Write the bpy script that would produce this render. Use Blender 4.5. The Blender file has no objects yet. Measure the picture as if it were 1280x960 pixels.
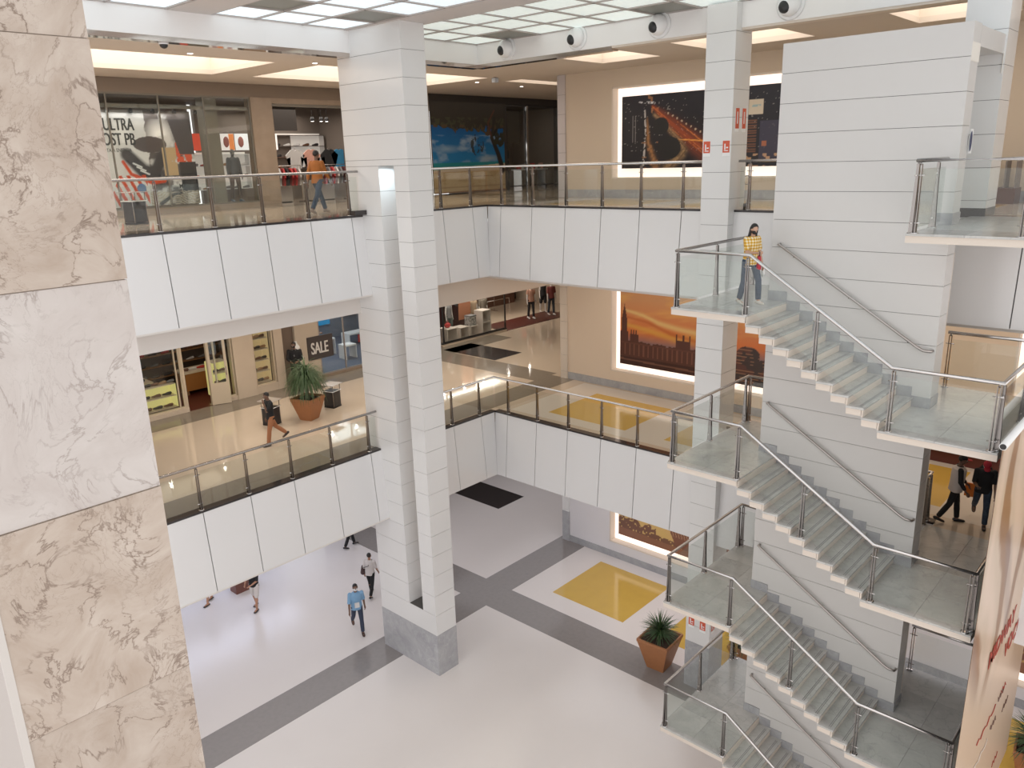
import bpy, bmesh, math, random
import numpy as np
from mathutils import Vector, Matrix
random.seed(7); rng = np.random.default_rng(7)
C = bpy.context.scene.collection
PI = math.pi
# ------------------------------------------------------------------ camera
H0 = 14.375                      # eye height above the ground floor
def cam_setup():
    yaw, pitch, roll = 0.74741746, 0.27533747, 0.02980256
    F = 992.149
    f = Vector((math.cos(yaw)*math.cos(pitch), math.sin(yaw)*math.cos(pitch), -math.sin(pitch)))
    r = Vector((math.sin(yaw), -math.cos(yaw), 0)); d = f.cross(r)
    r2 = r*math.cos(roll)+d*math.sin(roll); d2 = -r*math.sin(roll)+d*math.cos(roll)
    cd = bpy.data.cameras.new('camera'); co = bpy.data.objects.new('camera', cd); C.objects.link(co)
    m = Matrix((r2, -d2, -f)).transposed().to_4x4(); m.translation = (0, 0, H0)
    co.matrix_world = m
    cd.sensor_fit = 'HORIZONTAL'; cd.sensor_width = 36; cd.lens = F*36/1280
    cd.clip_start = .05; cd.clip_end = 200
    bpy.context.scene.camera = co
cam_setup()
sc = bpy.context.scene
sc.view_settings.view_transform = 'Standard'; sc.view_settings.look = 'None'
sc.view_settings.gamma = 1; sc.view_settings.use_curve_mapping = False
sc.view_settings.exposure = 0.31
# ------------------------------------------------------------------ world: the daylit rest of the mall
W = bpy.data.worlds.new('world'); sc.world = W; W.use_nodes = True
W.node_tree.nodes['Background'].inputs[0].default_value = (1.0, .965, .95, 1)
W.node_tree.nodes['Background'].inputs[1].default_value = 1.22
def area(name, loc, size, power, col, rot=(0, 0, 0), sy=None, spread=PI):
    l = bpy.data.lights.new(name, 'AREA'); l.energy = power; l.color = col; l.size = size; l.spread = spread
    if sy: l.shape = 'RECTANGLE'; l.size_y = sy
    o = bpy.data.objects.new(name, l); C.objects.link(o); o.location = loc; o.rotation_euler = rot
    return o
WARM = (1, .80, .60); DAY = (.93, .97, 1)
L1Z, L2Z = 6.575, 13.075
# added area lights that fill the galleries from under their ceilings, not fixtures
for x0, y0, sx, sy, e in ((12, 21.3, 14, 5, 90), (26, 21.5, 10, 6, 50), (19.9, 9, 3, 14, 30)):
    area('gallery_fill_upper', (x0, y0, 17.02), sx, e, (1, .90, .80), sy=sy)
for x0, y0, sx, sy, e in ((19.9, 9, 3, 14, 120), ):
    area('gallery_fill_middle', (x0, y0, 10.83), sx, e, (1, .84, .68), sy=sy)
for x0, y0, sx, sy, e in ((12, 21.3, 14, 5, 130), (26, 21.5, 10, 6, 90), (19.9, 9, 3, 14, 150)):
    area('gallery_fill_ground', (x0, y0, 4.38), sx, e, (.93, .94, 1), sy=sy)
# ------------------------------------------------------------------ materials
MATS = {}
def mat(name, col, rough=.5, metal=0, coat=0, emit=0, spec=.5, noise=None, bump=None):
    """noise=(scale, amount, colour2) ; bump=(scale,strength)"""
    if name in MATS: return MATS[name]
    m = bpy.data.materials.new(name); m.use_nodes = True; nt = m.node_tree
    b = nt.nodes['Principled BSDF']
    b.inputs['Base Color'].default_value = (*col, 1); b.inputs['Roughness'].default_value = rough
    b.inputs['Metallic'].default_value = metal; b.inputs['Coat Weight'].default_value = coat
    b.inputs['Coat Roughness'].default_value = .05
    b.inputs['Specular IOR Level'].default_value = spec
    if emit:
        b.inputs['Emission Color'].default_value = (*col, 1); b.inputs['Emission Strength'].default_value = emit
    if noise or bump:
        tc = nt.nodes.new('ShaderNodeTexCoord')
    if noise:
        n = nt.nodes.new('ShaderNodeTexNoise'); n.inputs['Scale'].default_value = noise[0]; n.inputs['Detail'].default_value = 5
        nt.links.new(tc.outputs['Object'], n.inputs['Vector'])
        mx = nt.nodes.new('ShaderNodeMix'); mx.data_type = 'RGBA'
        mr = nt.nodes.new('ShaderNodeMapRange'); mr.inputs[1].default_value = .4; mr.inputs[2].default_value = .7; mr.inputs[4].default_value = noise[1]
        nt.links.new(n.outputs[0], mr.inputs[0]); nt.links.new(mr.outputs[0], mx.inputs[0])
        mx.inputs[6].default_value = (*col, 1); mx.inputs[7].default_value = (*noise[2], 1)
        nt.links.new(mx.outputs[2], b.inputs['Base Color'])
    if bump:
        n2 = nt.nodes.new('ShaderNodeTexNoise'); n2.inputs['Scale'].default_value = bump[0]
        nt.links.new(tc.outputs['Object'], n2.inputs['Vector'])
        bp = nt.nodes.new('ShaderNodeBump'); bp.inputs['Strength'].default_value = bump[1]; bp.inputs['Distance'].default_value = .02
        nt.links.new(n2.outputs[0], bp.inputs['Height']); nt.links.new(bp.outputs[0], b.inputs['Normal'])
    MATS[name] = m
    return m
def marble(name, base, vein, dark, scale, rough=.3, crack=True, objrand=True, coat=0.0, amt=1.0):
    if name in MATS: return MATS[name]
    m = bpy.data.materials.new(name); m.use_nodes = True; nt = m.node_tree; N = nt.nodes; L = nt.links
    b = N['Principled BSDF']; b.inputs['Roughness'].default_value = rough; b.inputs['Coat Weight'].default_value = coat
    tc = N.new('ShaderNodeTexCoord'); oi = N.new('ShaderNodeObjectInfo')
    add = N.new('ShaderNodeVectorMath'); add.operation = 'ADD'
    sv = N.new('ShaderNodeVectorMath'); sv.operation = 'SCALE'; sv.inputs[0].default_value = (7, 5, 9)
    L.new(oi.outputs['Random'], sv.inputs['Scale']); L.new(tc.outputs['Object'], add.inputs[0]); L.new(sv.outputs[0], add.inputs[1])
    n1 = N.new('ShaderNodeTexNoise'); n1.inputs['Scale'].default_value = scale; n1.inputs['Detail'].default_value = 9; n1.inputs['Roughness'].default_value = .62; n1.inputs['Distortion'].default_value = 1.2
    L.new(add.outputs[0], n1.inputs['Vector'])
    cr = N.new('ShaderNodeValToRGB'); cr.color_ramp.elements[0].position = .33; cr.color_ramp.elements[1].position = .66
    cr.color_ramp.elements[0].color = (*vein, 1); cr.color_ramp.elements[1].color = (*base, 1)
    L.new(n1.outputs[0], cr.inputs[0])
    # warped voronoi edges = veins
    w = N.new('ShaderNodeVectorMath'); w.operation = 'MULTIPLY_ADD'; w.inputs[1].default_value = (.55, .55, .55)
    L.new(n1.outputs[1], w.inputs[0]); L.new(add.outputs[0], w.inputs[2])
    mp = N.new('ShaderNodeMapping'); mp.inputs['Scale'].default_value = (1, 1, .55); L.new(w.outputs[0], mp.inputs[0])
    v = N.new('ShaderNodeTexVoronoi'); v.feature = 'DISTANCE_TO_EDGE'; v.inputs['Scale'].default_value = scale*2.2
    L.new(mp.outputs[0], v.inputs['Vector'])
    mr = N.new('ShaderNodeMapRange'); mr.inputs[1].default_value = 0; mr.inputs[2].default_value = .05; mr.inputs[3].default_value = .75*amt; mr.inputs[4].default_value = 0
    L.new(v.outputs[0], mr.inputs[0])
    n3 = N.new('ShaderNodeTexNoise'); n3.inputs['Scale'].default_value = scale*1.7; L.new(add.outputs[0], n3.inputs['Vector'])
    mr3 = N.new('ShaderNodeMapRange'); mr3.inputs[1].default_value = .40; mr3.inputs[2].default_value = .58
    L.new(n3.outputs[0], mr3.inputs[0])
    mul = N.new('ShaderNodeMath'); mul.operation = 'MULTIPLY'; L.new(mr.outputs[0], mul.inputs[0]); L.new(mr3.outputs[0], mul.inputs[1])
    mx = N.new('ShaderNodeMix'); mx.data_type = 'RGBA'; L.new(mul.outputs[0], mx.inputs[0]); L.new(cr.outputs[0], mx.inputs[6]); mx.inputs[7].default_value = (*dark, 1)
    hs = N.new('ShaderNodeHueSaturation'); L.new(mx.outputs[2], hs.inputs['Color'])
    mrr = N.new('ShaderNodeMapRange'); mrr.inputs[3].default_value = .93; mrr.inputs[4].default_value = 1.06; L.new(oi.outputs['Random'], mrr.inputs[0]); L.new(mrr.outputs[0], hs.inputs['Value'])
    # fine crazing on top
    v2 = N.new('ShaderNodeTexVoronoi'); v2.feature = 'DISTANCE_TO_EDGE'; v2.inputs['Scale'].default_value = scale*5.5; L.new(mp.outputs[0], v2.inputs['Vector'])
    m2 = N.new('ShaderNodeMapRange'); m2.inputs[1].default_value = 0; m2.inputs[2].default_value = .03; m2.inputs[3].default_value = .45*amt; m2.inputs[4].default_value = 0; L.new(v2.outputs[0], m2.inputs[0])
    n4 = N.new('ShaderNodeTexNoise'); n4.inputs['Scale'].default_value = scale*.8; n4.inputs['Detail'].default_value = 6; L.new(add.outputs[0], n4.inputs['Vector'])
    m4 = N.new('ShaderNodeMapRange'); m4.inputs[1].default_value = .48; m4.inputs[2].default_value = .58; L.new(n4.outputs[0], m4.inputs[0])
    mu = N.new('ShaderNodeMath'); mu.operation = 'MULTIPLY'; L.new(m2.outputs[0], mu.inputs[0]); L.new(m4.outputs[0], mu.inputs[1])
    x2 = N.new('ShaderNodeMix'); x2.data_type = 'RGBA'; L.new(mu.outputs[0], x2.inputs[0]); L.new(hs.outputs[0], x2.inputs[6]); x2.inputs[7].default_value = (*dark, 1)
    L.new(x2.outputs[2], b.inputs['Base Color'])
    MATS[name] = m
    return m
def glass_mat(name, tint=(.93, .97, .95), refl=.06):
    if name in MATS: return MATS[name]
    m = bpy.data.materials.new(name); m.use_nodes = True; nt = m.node_tree; N = nt.nodes
    N.remove(N['Principled BSDF'])
    t = N.new('ShaderNodeBsdfTransparent'); t.inputs[0].default_value = (*tint, 1)
    g = N.new('ShaderNodeBsdfGlossy'); g.inputs['Roughness'].default_value = .02
    lw = N.new('ShaderNodeLayerWeight'); lw.inputs[0].default_value = .5
    pw = N.new('ShaderNodeMath'); pw.operation = 'POWER'; pw.inputs[1].default_value = 4; nt.links.new(lw.outputs['Facing'], pw.inputs[0])
    ma = N.new('ShaderNodeMath'); ma.operation = 'MULTIPLY_ADD'; ma.inputs[1].default_value = .75; ma.inputs[2].default_value = refl*.6; nt.links.new(pw.outputs[0], ma.inputs[0])
    mx = N.new('ShaderNodeMixShader'); nt.links.new(ma.outputs[0], mx.inputs[0]); nt.links.new(t.outputs[0], mx.inputs[1]); nt.links.new(g.outputs[0], mx.inputs[2])
    nt.links.new(mx.outputs[0], N['Material Output'].inputs[0]); MATS[name] = m
    return m
def vcol_mat(name, rough=.35, emit=0):
    if name in MATS: return MATS[name]
    m = bpy.data.materials.new(name); m.use_nodes = True; nt = m.node_tree
    a = nt.nodes.new('ShaderNodeVertexColor'); a.layer_name = 'print'
    b = nt.nodes['Principled BSDF']; b.inputs['Roughness'].default_value = rough
    nt.links.new(a.outputs[0], b.inputs['Base Color'])
    if emit:
        nt.links.new(a.outputs[0], b.inputs['Emission Color']); b.inputs['Emission Strength'].default_value = emit
    MATS[name] = m
    return m
white_panel = mat('white_panel', (.72, .71, .71), .22, coat=.3)
white_stone = mat('white_stone_cladding', (.72, .715, .71), .2, coat=.3, noise=(1.5, .12, (.66, .65, .65)))
joint_dark = mat('joint_sealant', (.09, .085, .08), .6)
cream = mat('cream_paint', (.68, .60, .52), .6)
tan_wall = mat('tan_wall_paint', (.58, .485, .385), .75)
soffit_white = mat('soffit_paint', (.66, .62, .585), .7)
ceil_tan = mat('gallery_ceiling_paint', (.60, .53, .465), .8)
steel = mat('brushed_steel', (.62, .60, .59), .22, metal=1)
steel_dark = mat('dark_steel', (.30, .28, .27), .25, metal=1)
granite = mat('black_granite', (.03, .026, .026), .12, noise=(40, .5, (.07, .06, .06)))
glass = glass_mat('rail_glass', (.955, .975, .965))
shopglass = glass_mat('shop_glass', (.95, .97, .96))
gmarble = marble('grey_marble', (.54, .53, .51), (.44, .435, .42), (.27, .27, .26), 1.6, .18, amt=.6)
gmarble2 = marble('grey_marble_plinth', (.42, .42, .43), (.33, .33, .35), (.55, .55, .56), 2.0, .2, amt=.6)
bmarble = marble('beige_marble', (.45, .385, .33), (.345, .275, .22), (.15, .10, .07), 2.7, .25, amt=1.15)
bmarble2 = marble('pale_beige_marble', (.50, .465, .44), (.43, .385, .36), (.24, .20, .175), 2.7, .25, amt=.85)
black = mat('black_plastic', (.02, .02, .022), .4)
white_pl = mat('white_plastic', (.8, .8, .8), .35)
lamp_warm = mat('lamp_warm', (1, .93, .84), emit=2.4)
frame_light = mat('frame_light', (1, .86, .76), emit=.8)
# ------------------------------------------------------------------ mesh helpers
def nb(): return bmesh.new()
def box(bm, x0, x1, y0, y1, z0, z1, mi=0):
    vs = [bm.verts.new((x, y, z)) for z in (z0, z1) for y in (y0, y1) for x in (x0, x1)]
    for f in ((0, 2, 3, 1), (4, 5, 7, 6), (0, 1, 5, 4), (2, 6, 7, 3), (0, 4, 6, 2), (1, 3, 7, 5)):
        fc = bm.faces.new([vs[i] for i in f]); fc.material_index = mi
    return vs
def hexa(bm, pts, mi=0):
    """8 points: bottom quad (ccw) + top quad"""
    vs = [bm.verts.new(p) for p in pts]
    for f in ((3, 2, 1, 0), (4, 5, 6, 7), (0, 1, 5, 4), (1, 2, 6, 5), (2, 3, 7, 6), (3, 0, 4, 7)):
        fc = bm.faces.new([vs[i] for i in f]); fc.material_index = mi
def tube(bm, pts, r, n=8, mi=0, caps=True):
    pts = [Vector(p) for p in pts]; rs = r if isinstance(r, (list, tuple)) else [r]*len(pts)
    rings = []; prev = None
    for i, p in enumerate(pts):
        d = (pts[min(i+1, len(pts)-1)]-pts[max(i-1, 0)]).normalized()
        if prev is None:
            a = Vector((0, 0, 1)) if abs(d.z) < .9 else Vector((1, 0, 0)); u = d.cross(a).normalized()
        else:
            u = (prev-d*prev.dot(d)).normalized()
        prev = u; v = d.cross(u)
        rings.append([bm.verts.new(p+(u*math.cos(t)+v*math.sin(t))*rs[i]) for t in [2*PI*k/n for k in range(n)]])
    for a, b in zip(rings, rings[1:]):
        for k in range(n):
            f = bm.faces.new((a[k], a[(k+1) % n], b[(k+1) % n], b[k])); f.material_index = mi; f.smooth = True
    if caps:
        f = bm.faces.new(rings[0][::-1]); f.material_index = mi; f = bm.faces.new(rings[-1]); f.material_index = mi
def lathe(bm, c, prof, n=16, mi=0, axis='Z'):
    rings = []
    for r, h in prof:
        rg = []
        for k in range(n):
            t = 2*PI*k/n; a, b = r*math.cos(t), r*math.sin(t)
            p = {'Z': (a, b, h), 'X': (h, a, b), 'Y': (b, h, a)}[axis]
            rg.append(bm.verts.new((c[0]+p[0], c[1]+p[1], c[2]+p[2])))
        rings.append(rg)
    for a, b in zip(rings, rings[1:]):
        for k in range(n):
            f = bm.faces.new((a[k], a[(k+1) % n], b[(k+1) % n], b[k])); f.material_index = mi; f.smooth = True
    bm.faces.new(rings[0][::-1]).material_index = mi; bm.faces.new(rings[-1]).material_index = mi
def ell(bm, c, r, mi=0, sub=2, mtx=None):
    m = Matrix.Translation(c) @ (mtx or Matrix.Identity(4)) @ Matrix.Diagonal((*r, 1))
    res = bmesh.ops.create_icosphere(bm, subdivisions=sub, radius=1, matrix=m)
    for v in res['verts']:
        for f in v.link_faces: f.material_index = mi; f.smooth = True
def obj(name, bm, mats, parent=None, recalc=True):
    if recalc: bmesh.ops.recalc_face_normals(bm, faces=bm.faces[:])
    me = bpy.data.meshes.new(name); bm.to_mesh(me); bm.free()
    for m in (mats if isinstance(mats, (list, tuple)) else [mats]): me.materials.append(m)
    o = bpy.data.objects.new(name, me); C.objects.link(o)
    if parent: o.parent = parent
    return o
def localize(o, loc):
    """move origin of a top-level mesh to loc"""
    o.data.transform(Matrix.Translation(-Vector(loc))); o.location = loc; return o
def bobj(name, b, mats, parent=None):
    """axis-aligned box object; b in the parent's space"""
    bm = nb(); box(bm, *b); return obj(name, bm, mats, parent)
def tag(o, label=None, cat=None, group=None, kind=None):
    if label: o['label'] = label
    if cat: o['category'] = cat
    if group: o['group'] = group
    if kind: o['kind'] = kind
    return o
def thing(name, label, cat, loc=(0, 0, 0), rz=0, group=None, kind=None):
    o = bpy.data.objects.new(name, None); C.objects.link(o); o.location = loc; o.rotation_euler = (0, 0, rz); o.empty_display_size = .2
    return tag(o, label, cat, group, kind)
def struct(name, bm, m, label=None, cat=None):
    o = obj(name, bm, m); tag(o, label, cat, None, 'structure'); return o
def copy_tree(o, parent=None):
    c = o.copy(); C.objects.link(c)
    if parent: c.parent = parent
    for ch in o.children: copy_tree(ch, c)
    return c
def R_(z): return z+H0           # relative-to-eye height -> world
def textobj(s, size, m, parent, mtx, name='lettering', depth=.004, align='LEFT', shear=0, sx=1):
    cu = bpy.data.curves.new(name, 'FONT'); cu.body = s; cu.size = size; cu.extrude = depth; cu.align_x = align; cu.shear = shear; cu.offset = .006*size
    t = bpy.data.objects.new(name+'_tmp', cu); C.objects.link(t)
    bpy.context.view_layer.update()
    me = bpy.data.meshes.new_from_object(t.evaluated_get(bpy.context.evaluated_depsgraph_get()))
    bpy.data.objects.remove(t); bpy.data.curves.remove(cu)
    me.transform(mtx @ Matrix.Diagonal((sx, 1, 1, 1))); me.materials.clear(); me.materials.append(m); me.name = name
    o = bpy.data.objects.new(name, me); C.objects.link(o)
    if parent: o.parent = parent
    return o
def printed(name, fn, nu, nv, P, parent=None, thick=.03, m=None, rough=.35):
    """flat print: P(u,v)->point, fn(U,V)->rgb arrays (linear). thickness given by a back plate along normal"""
    us = np.linspace(0, 1, nu); vs = np.linspace(0, 1, nv); U, V = np.meshgrid(us, vs)
    rgb = np.clip(fn(U, V), 0, 1).reshape(-1, 3)
    p00 = Vector(P(0, 0)); pu = Vector(P(1, 0))-p00; pv = Vector(P(0, 1))-p00; n = pu.cross(pv).normalized()
    pts = [tuple(p00+pu*u+pv*v) for v in vs for u in us]
    faces = [(j*nu+i, j*nu+i+1, (j+1)*nu+i+1, (j+1)*nu+i) for j in range(nv-1) for i in range(nu-1)]
    k = len(pts); bk = [tuple(Vector(P(a, b))-n*thick) for a, b in ((0, 0), (1, 0), (1, 1), (0, 1))]
    pts += bk; c = [0, nu-1, nu*nv-1, nu*(nv-1)]
    faces += [(k+3, k+2, k+1, k), (c[0], k, k+1, c[1]), (c[1], k+1, k+2, c[2]), (c[2], k+2, k+3, c[3]), (c[3], k+3, k, c[0])]
    me = bpy.data.meshes.new(name); me.from_pydata(pts, [], faces)
    ca = me.color_attributes.new('print', 'FLOAT_COLOR', 'POINT')
    dat = np.ones((len(pts), 4), dtype=np.float32); dat[:k, :3] = rgb; dat[k:, :3] = .05
    ca.data.foreach_set('color', dat.ravel())
    me.materials.append(m or vcol_mat('print_matte', rough)); o = bpy.data.objects.new(name, me); C.objects.link(o)
    if parent: o.parent = parent
    return o
def vnoise(U, V, s, seed=0):
    """value noise, numpy"""
    r = np.random.default_rng(seed).random((64, 64)); x = U*s; y = V*s
    xi = np.floor(x).astype(int); yi = np.floor(y).astype(int); fx = x-xi; fy = y-yi; fx = fx*fx*(3-2*fx); fy = fy*fy*(3-2*fy)
    g = lambda a, b: r[a % 64, b % 64]
    return (g(xi, yi)*(1-fx)+g(xi+1, yi)*fx)*(1-fy)+(g(xi, yi+1)*(1-fx)+g(xi+1, yi+1)*fx)*fy
def fbm(U, V, s, seed=0, o=4): return sum(vnoise(U, V, s*2**i, seed+i)*.5**(i+1) for i in range(o))/(1-.5**o)
def lay(base, col, mask): return base*(1-mask[..., None])+np.array(col)[None, None, :]*mask[..., None]
def seg(X, Y, pts, w0, w1):
    """soft mask around a polyline, width from w0 to w1"""
    M = np.zeros_like(X); n = len(pts)-1
    for i in range(n):
        (ax, ay), (bx, by) = pts[i], pts[i+1]; dx, dy = bx-ax, by-ay
        t = np.clip(((X-ax)*dx+(Y-ay)*dy)/(dx*dx+dy*dy), 0, 1); d = np.hypot(X-ax-t*dx, Y-ay-t*dy); w = w0+(w1-w0)*(i+t)/n
        M = np.maximum(M, np.clip(1.5-d/w*1.0, 0, 1))
    return np.clip(M*1.6, 0, 1)
#==SECTION2==
# ================================================================== STRUCTURE
def holes_plate(bm, ax, a0, a1, b0, b1, c0, c1, holes, mi=0):
    """slab spanning (a,b) with thickness c0..c1; ax gives the axis order e.g. 'XYZ' (a,b,c)"""
    As = sorted({a0, a1, *[h[0] for h in holes], *[h[1] for h in holes]}); Bs = sorted({b0, b1, *[h[2] for h in holes], *[h[3] for h in holes]})
    for i in range(len(As)-1):
        for j in range(len(Bs)-1):
            ca, cb = (As[i]+As[i+1])/2, (Bs[j]+Bs[j+1])/2
            if not (a0 < ca < a1 and b0 < cb < b1) or any(h[0] < ca < h[1] and h[2] < cb < h[3] for h in holes): continue
            v = {ax[0]: (As[i], As[i+1]), ax[1]: (Bs[j], Bs[j+1]), ax[2]: (c0, c1)}
            box(bm, *v['X'], *v['Y'], *v['Z'], mi)
    bmesh.ops.remove_doubles(bm, verts=bm.verts, dist=1e-5)
stone_floor = mat('ground_floor_stone', (.76, .71, .685), .22, noise=(.6, .5, (.73, .68, .655)))
cream_floor = mat('gallery_floor_stone', (.60, .50, .395), .07, coat=.3, noise=(.7, .5, (.56, .465, .365)))
grey_band = mat('grey_floor_granite', (.27, .245, .235), .14, noise=(8, .5, (.235, .215, .205)))
olive_band = mat('olive_floor_granite', (.24, .205, .165), .1, noise=(8, .5, (.21, .18, .145)))
yellow_fl = mat('yellow_floor_stone', (.62, .40, .085), .1, noise=(3, .4, (.56, .36, .08)))
pale_fl = mat('pale_floor_stone', (.66, .60, .53), .1)
# --- ground floor
bm = nb(); box(bm, -8, 34, -10, 31, -.3, 0); floor0 = struct('floor', bm, stone_floor)
def inlay(name, m, z, r, parent, h=.004):
    bm = nb(); box(bm, r[0], r[1], r[2], r[3], z-.01, z+h); o = obj(name, bm, m, parent); o['kind'] = 'structure'; return o
inlay('floor_band', grey_band, 0, (-8, 22.35, 16.87, 18.1), floor0)
inlay('floor_band', grey_band, 0, (16.6, 17.87, -10, 16.87), floor0)
inlay('floor_band', grey_band, 0, (16.6, 17.87, 18.1, 25.2), floor0)
inlay('floor_band', granite, 0, (22.43, 24.08, 21.8, 24.6), floor0)
for k in range(5):
    inlay('yellow_floor_square', yellow_fl, 0, (18.67, 21.47, 12.78-4.27*k, 15.69-4.27*k), floor0)
# --- gallery floors
def gallery(z, nm):
    bm = nb()
    box(bm, -8, 13.0, 17.27, 31, z-.4, z); box(bm, 13.0, 13.76, 17.7, 31, z-.4, z); box(bm, 13.76, 34, 17.12, 31, z-.4, z); box(bm, 17.62, 22.05, -10, 17.12, z-.4, z); box(bm, 17.37, 17.62, 2.3, 3.97, z-.3, z)
    fl = struct(nm, bm, cream_floor)
    inlay('floor_band', olive_band, z, (-8, 22.05, 17.32, 18.4), fl)
    inlay('floor_band', olive_band, z, (21.06, 22.36, 18.4, 24.0), fl)
    inlay('floor_band', olive_band, z, (-8, 26, 24.0, 25.2), fl)
    inlay('floor_band', granite, z, (22.43, 24.08, 21.7, 24.75), fl)
    inlay('floor_band', pale_fl, z, (18.0, 21.9, -10, 16.75), fl, .002)
    for k in range(6):
        inlay('yellow_floor_square', yellow_fl, z, (18.5, 21.1, 12.66-4.27*k, 15.6-4.27*k), fl)
    return fl
gallery(L1Z, 'floor'); gallery(L2Z, 'floor')
# --- parapets
POST_X = [7.67+1.243*k for k in range(-8, 5)]            # left run
POST_B = [16.5-1.22*k for k in range(0, 12)]             # back run (Y)
def parapet(z, name, label):
    root = thing(name, label, None, (0, 0, z), kind='structure'); del_cat = root
    p = .17; h = 2.1; g = .011
    def panel(a, b, axis):
        bm = nb()
        if axis == 'X': pts = [(a, 17.2-p, -h), (b, 17.2-p, -h), (b, 17.25-p, -h), (a, 17.25-p, -h), (a, 17.2, -.03), (b, 17.2, -.03), (b, 17.25, -.03), (a, 17.25, -.03)]
        elif axis == 'X2': pts = [(a, 17.05-p, -h), (b, 17.05-p, -h), (b, 17.1-p, -h), (a, 17.1-p, -h), (a, 17.05, -.03), (b, 17.05, -.03), (b, 17.1, -.03), (a, 17.1, -.03)]
        else: pts = [(17.55-p, a, -h), (17.55-p, b, -h), (17.6-p, b, -h), (17.6-p, a, -h), (17.55, a, -.03), (17.55, b, -.03), (17.6, b, -.03), (17.6, a, -.03)]
        if axis == 'X2' and b > 17.3: pts[1] = (17.55-p-.0, *pts[1][1:]); pts[2] = (17.6-p, *pts[2][1:])
        hexa(bm, pts); o = obj('parapet_panel', bm, white_panel, root); return o
    xs = [-8]+POST_X
    for a, b in zip(xs, xs[1:]): panel(a+g, b-g, 'X')
    panel(xs[-1]+g, 13.02, 'X')
    xs = [13.78, 15.71, 16.9, 17.52]
    for a, b in zip(xs, xs[1:]): panel(a+g, b-g if b < 17.5 else b, 'X2')
    ys = [17.03]+POST_B+[2.0, .8, -.5, -10]
    for a, b in zip(ys, ys[1:]): panel(b+g, a-(g if a < 17 else 0), 'Y')
    # dark backing seen in the joints
    bm = nb()
    for (a, b, y) in ((-8, 13.0, 17.24), (13.77, 17.5, 17.09)):
        hexa(bm, [(a, y-p, -h+.01), (b, y-p, -h+.01), (b, y+.02-p, -h+.01), (a, y+.02-p, -h+.01), (a, y, -.03), (b, y, -.03), (b, y+.02, -.03), (a, y+.02, -.03)])
    hexa(bm, [(17.59-p, -10, -h+.01), (17.59-p, 17.0, -h+.01), (17.61-p, 17.0, -h+.01), (17.61-p, -10, -h+.01), (17.59, -10, -.03), (17.59, 17.0, -.03), (17.61, 17.0, -.03), (17.61, -10, -.03)])
    obj('joint_backing', bm, joint_dark, root)
    bm = nb(); box(bm, -8, 13.02, 17.19, 17.44, -.03, .02); box(bm, 13.76, 17.56, 17.04, 17.24, -.03, .02)
    box(bm, 17.53, 17.74, 4.0, 17.04, -.03, .02); obj('granite_coping', bm, granite, root)
    # soffit and dropped beam behind the panels
    bm = nb(); box(bm, -8, 17.45, 17.15-p+.05, 17.59, -h-.0, -h+.04); box(bm, 17.45, 17.74, -10, 17.59, -h, -h+.04)
    obj('soffit', bm, soffit_white, root)
parapet(L2Z, 'parapet_upper', 'white panelled parapet edging the upper gallery with slim dark joints')
parapet(L1Z, 'parapet_lower', 'white panelled parapet edging the middle gallery with slim dark joints')
bm = nb(); box(bm, -8, 13.02, 17.6, 18.0, R_(-3.92), R_(-3.36)); struct('trim_1', bm, soffit_white)
bm = nb(); box(bm, 13.75, 22.05, 17.62, 18.0, R_(-4.22), R_(-3.36)); struct('trim_2', bm, cream)
bm = nb(); box(bm, 22.05, 34, 17.95, 18.2, R_(-4.25), R_(-3.4)); struct('trim_3', bm, cream)
bm = nb(); box(bm, 17.75, 18.05, -10, 17.6, R_(-3.53), R_(-3.36)); struct('trim_3', bm, soffit_white)
# ceilings of the lower galleries
bm = nb(); box(bm, -8, 34, 17.98, 31, 10.56, 10.7); box(bm, 18.06, 22.05, -10, 17.61, 10.85, 10.95); struct('ceiling', bm, ceil_tan)
bm = nb(); box(bm, -8, 34, 17.5, 31, 4.4, 4.6); box(bm, 17.7, 22.3, -10, 17.5, 4.4, 4.6); struct('ceiling', bm, soffit_white)
# --- upper gallery ceiling with lit coves
CZ = R_(2.66)
coves = [(-1, 12.5, 19.8, 23.2), (13.8, 20.5, 19.7, 23.2), (21.9, 25.5, 19.4, 20.2), (18.35, 20.42, 12.9, 14.9), (18.3, 20.3, 8.5, 11.3), (18.33, 20.3, 4.17, 6.17)]
bm = nb(); holes_plate(bm, 'XYZ', -8, 34, 17.5, 31, CZ, CZ+.12, [c for c in coves if c[2] > 17]); struct('ceiling', bm, ceil_tan)
bm = nb(); holes_plate(bm, 'XYZ', 17.8, 22.3, -10, 17.5, CZ, CZ+.12, [c for c in coves if c[2] < 17]); struct('ceiling', bm, ceil_tan)
for x0, x1, y0, y1 in coves:
    r = thing('ceiling_cove', 'recess', None, ((x0+x1)/2, (y0+y1)/2, CZ), kind='structure'); r['label'] = 'warm lit rectangular ceiling cove'
    a, b = (x1-x0)/2, (y1-y0)/2
    bm = nb(); h = .55; t = .05
    box(bm, -a-t, -a, -b-t, b+t, 0.12, h); box(bm, a, a+t, -b-t, b+t, .12, h); box(bm, -a, a, -b-t, -b, .12, h); box(bm, -a, a, b, b+t, .12, h)
    obj('cove_side', bm, cream, r)
    bobj('cove_diffuser', (-a, a, -b, b, h, h+.03), lamp_warm, r)
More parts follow.
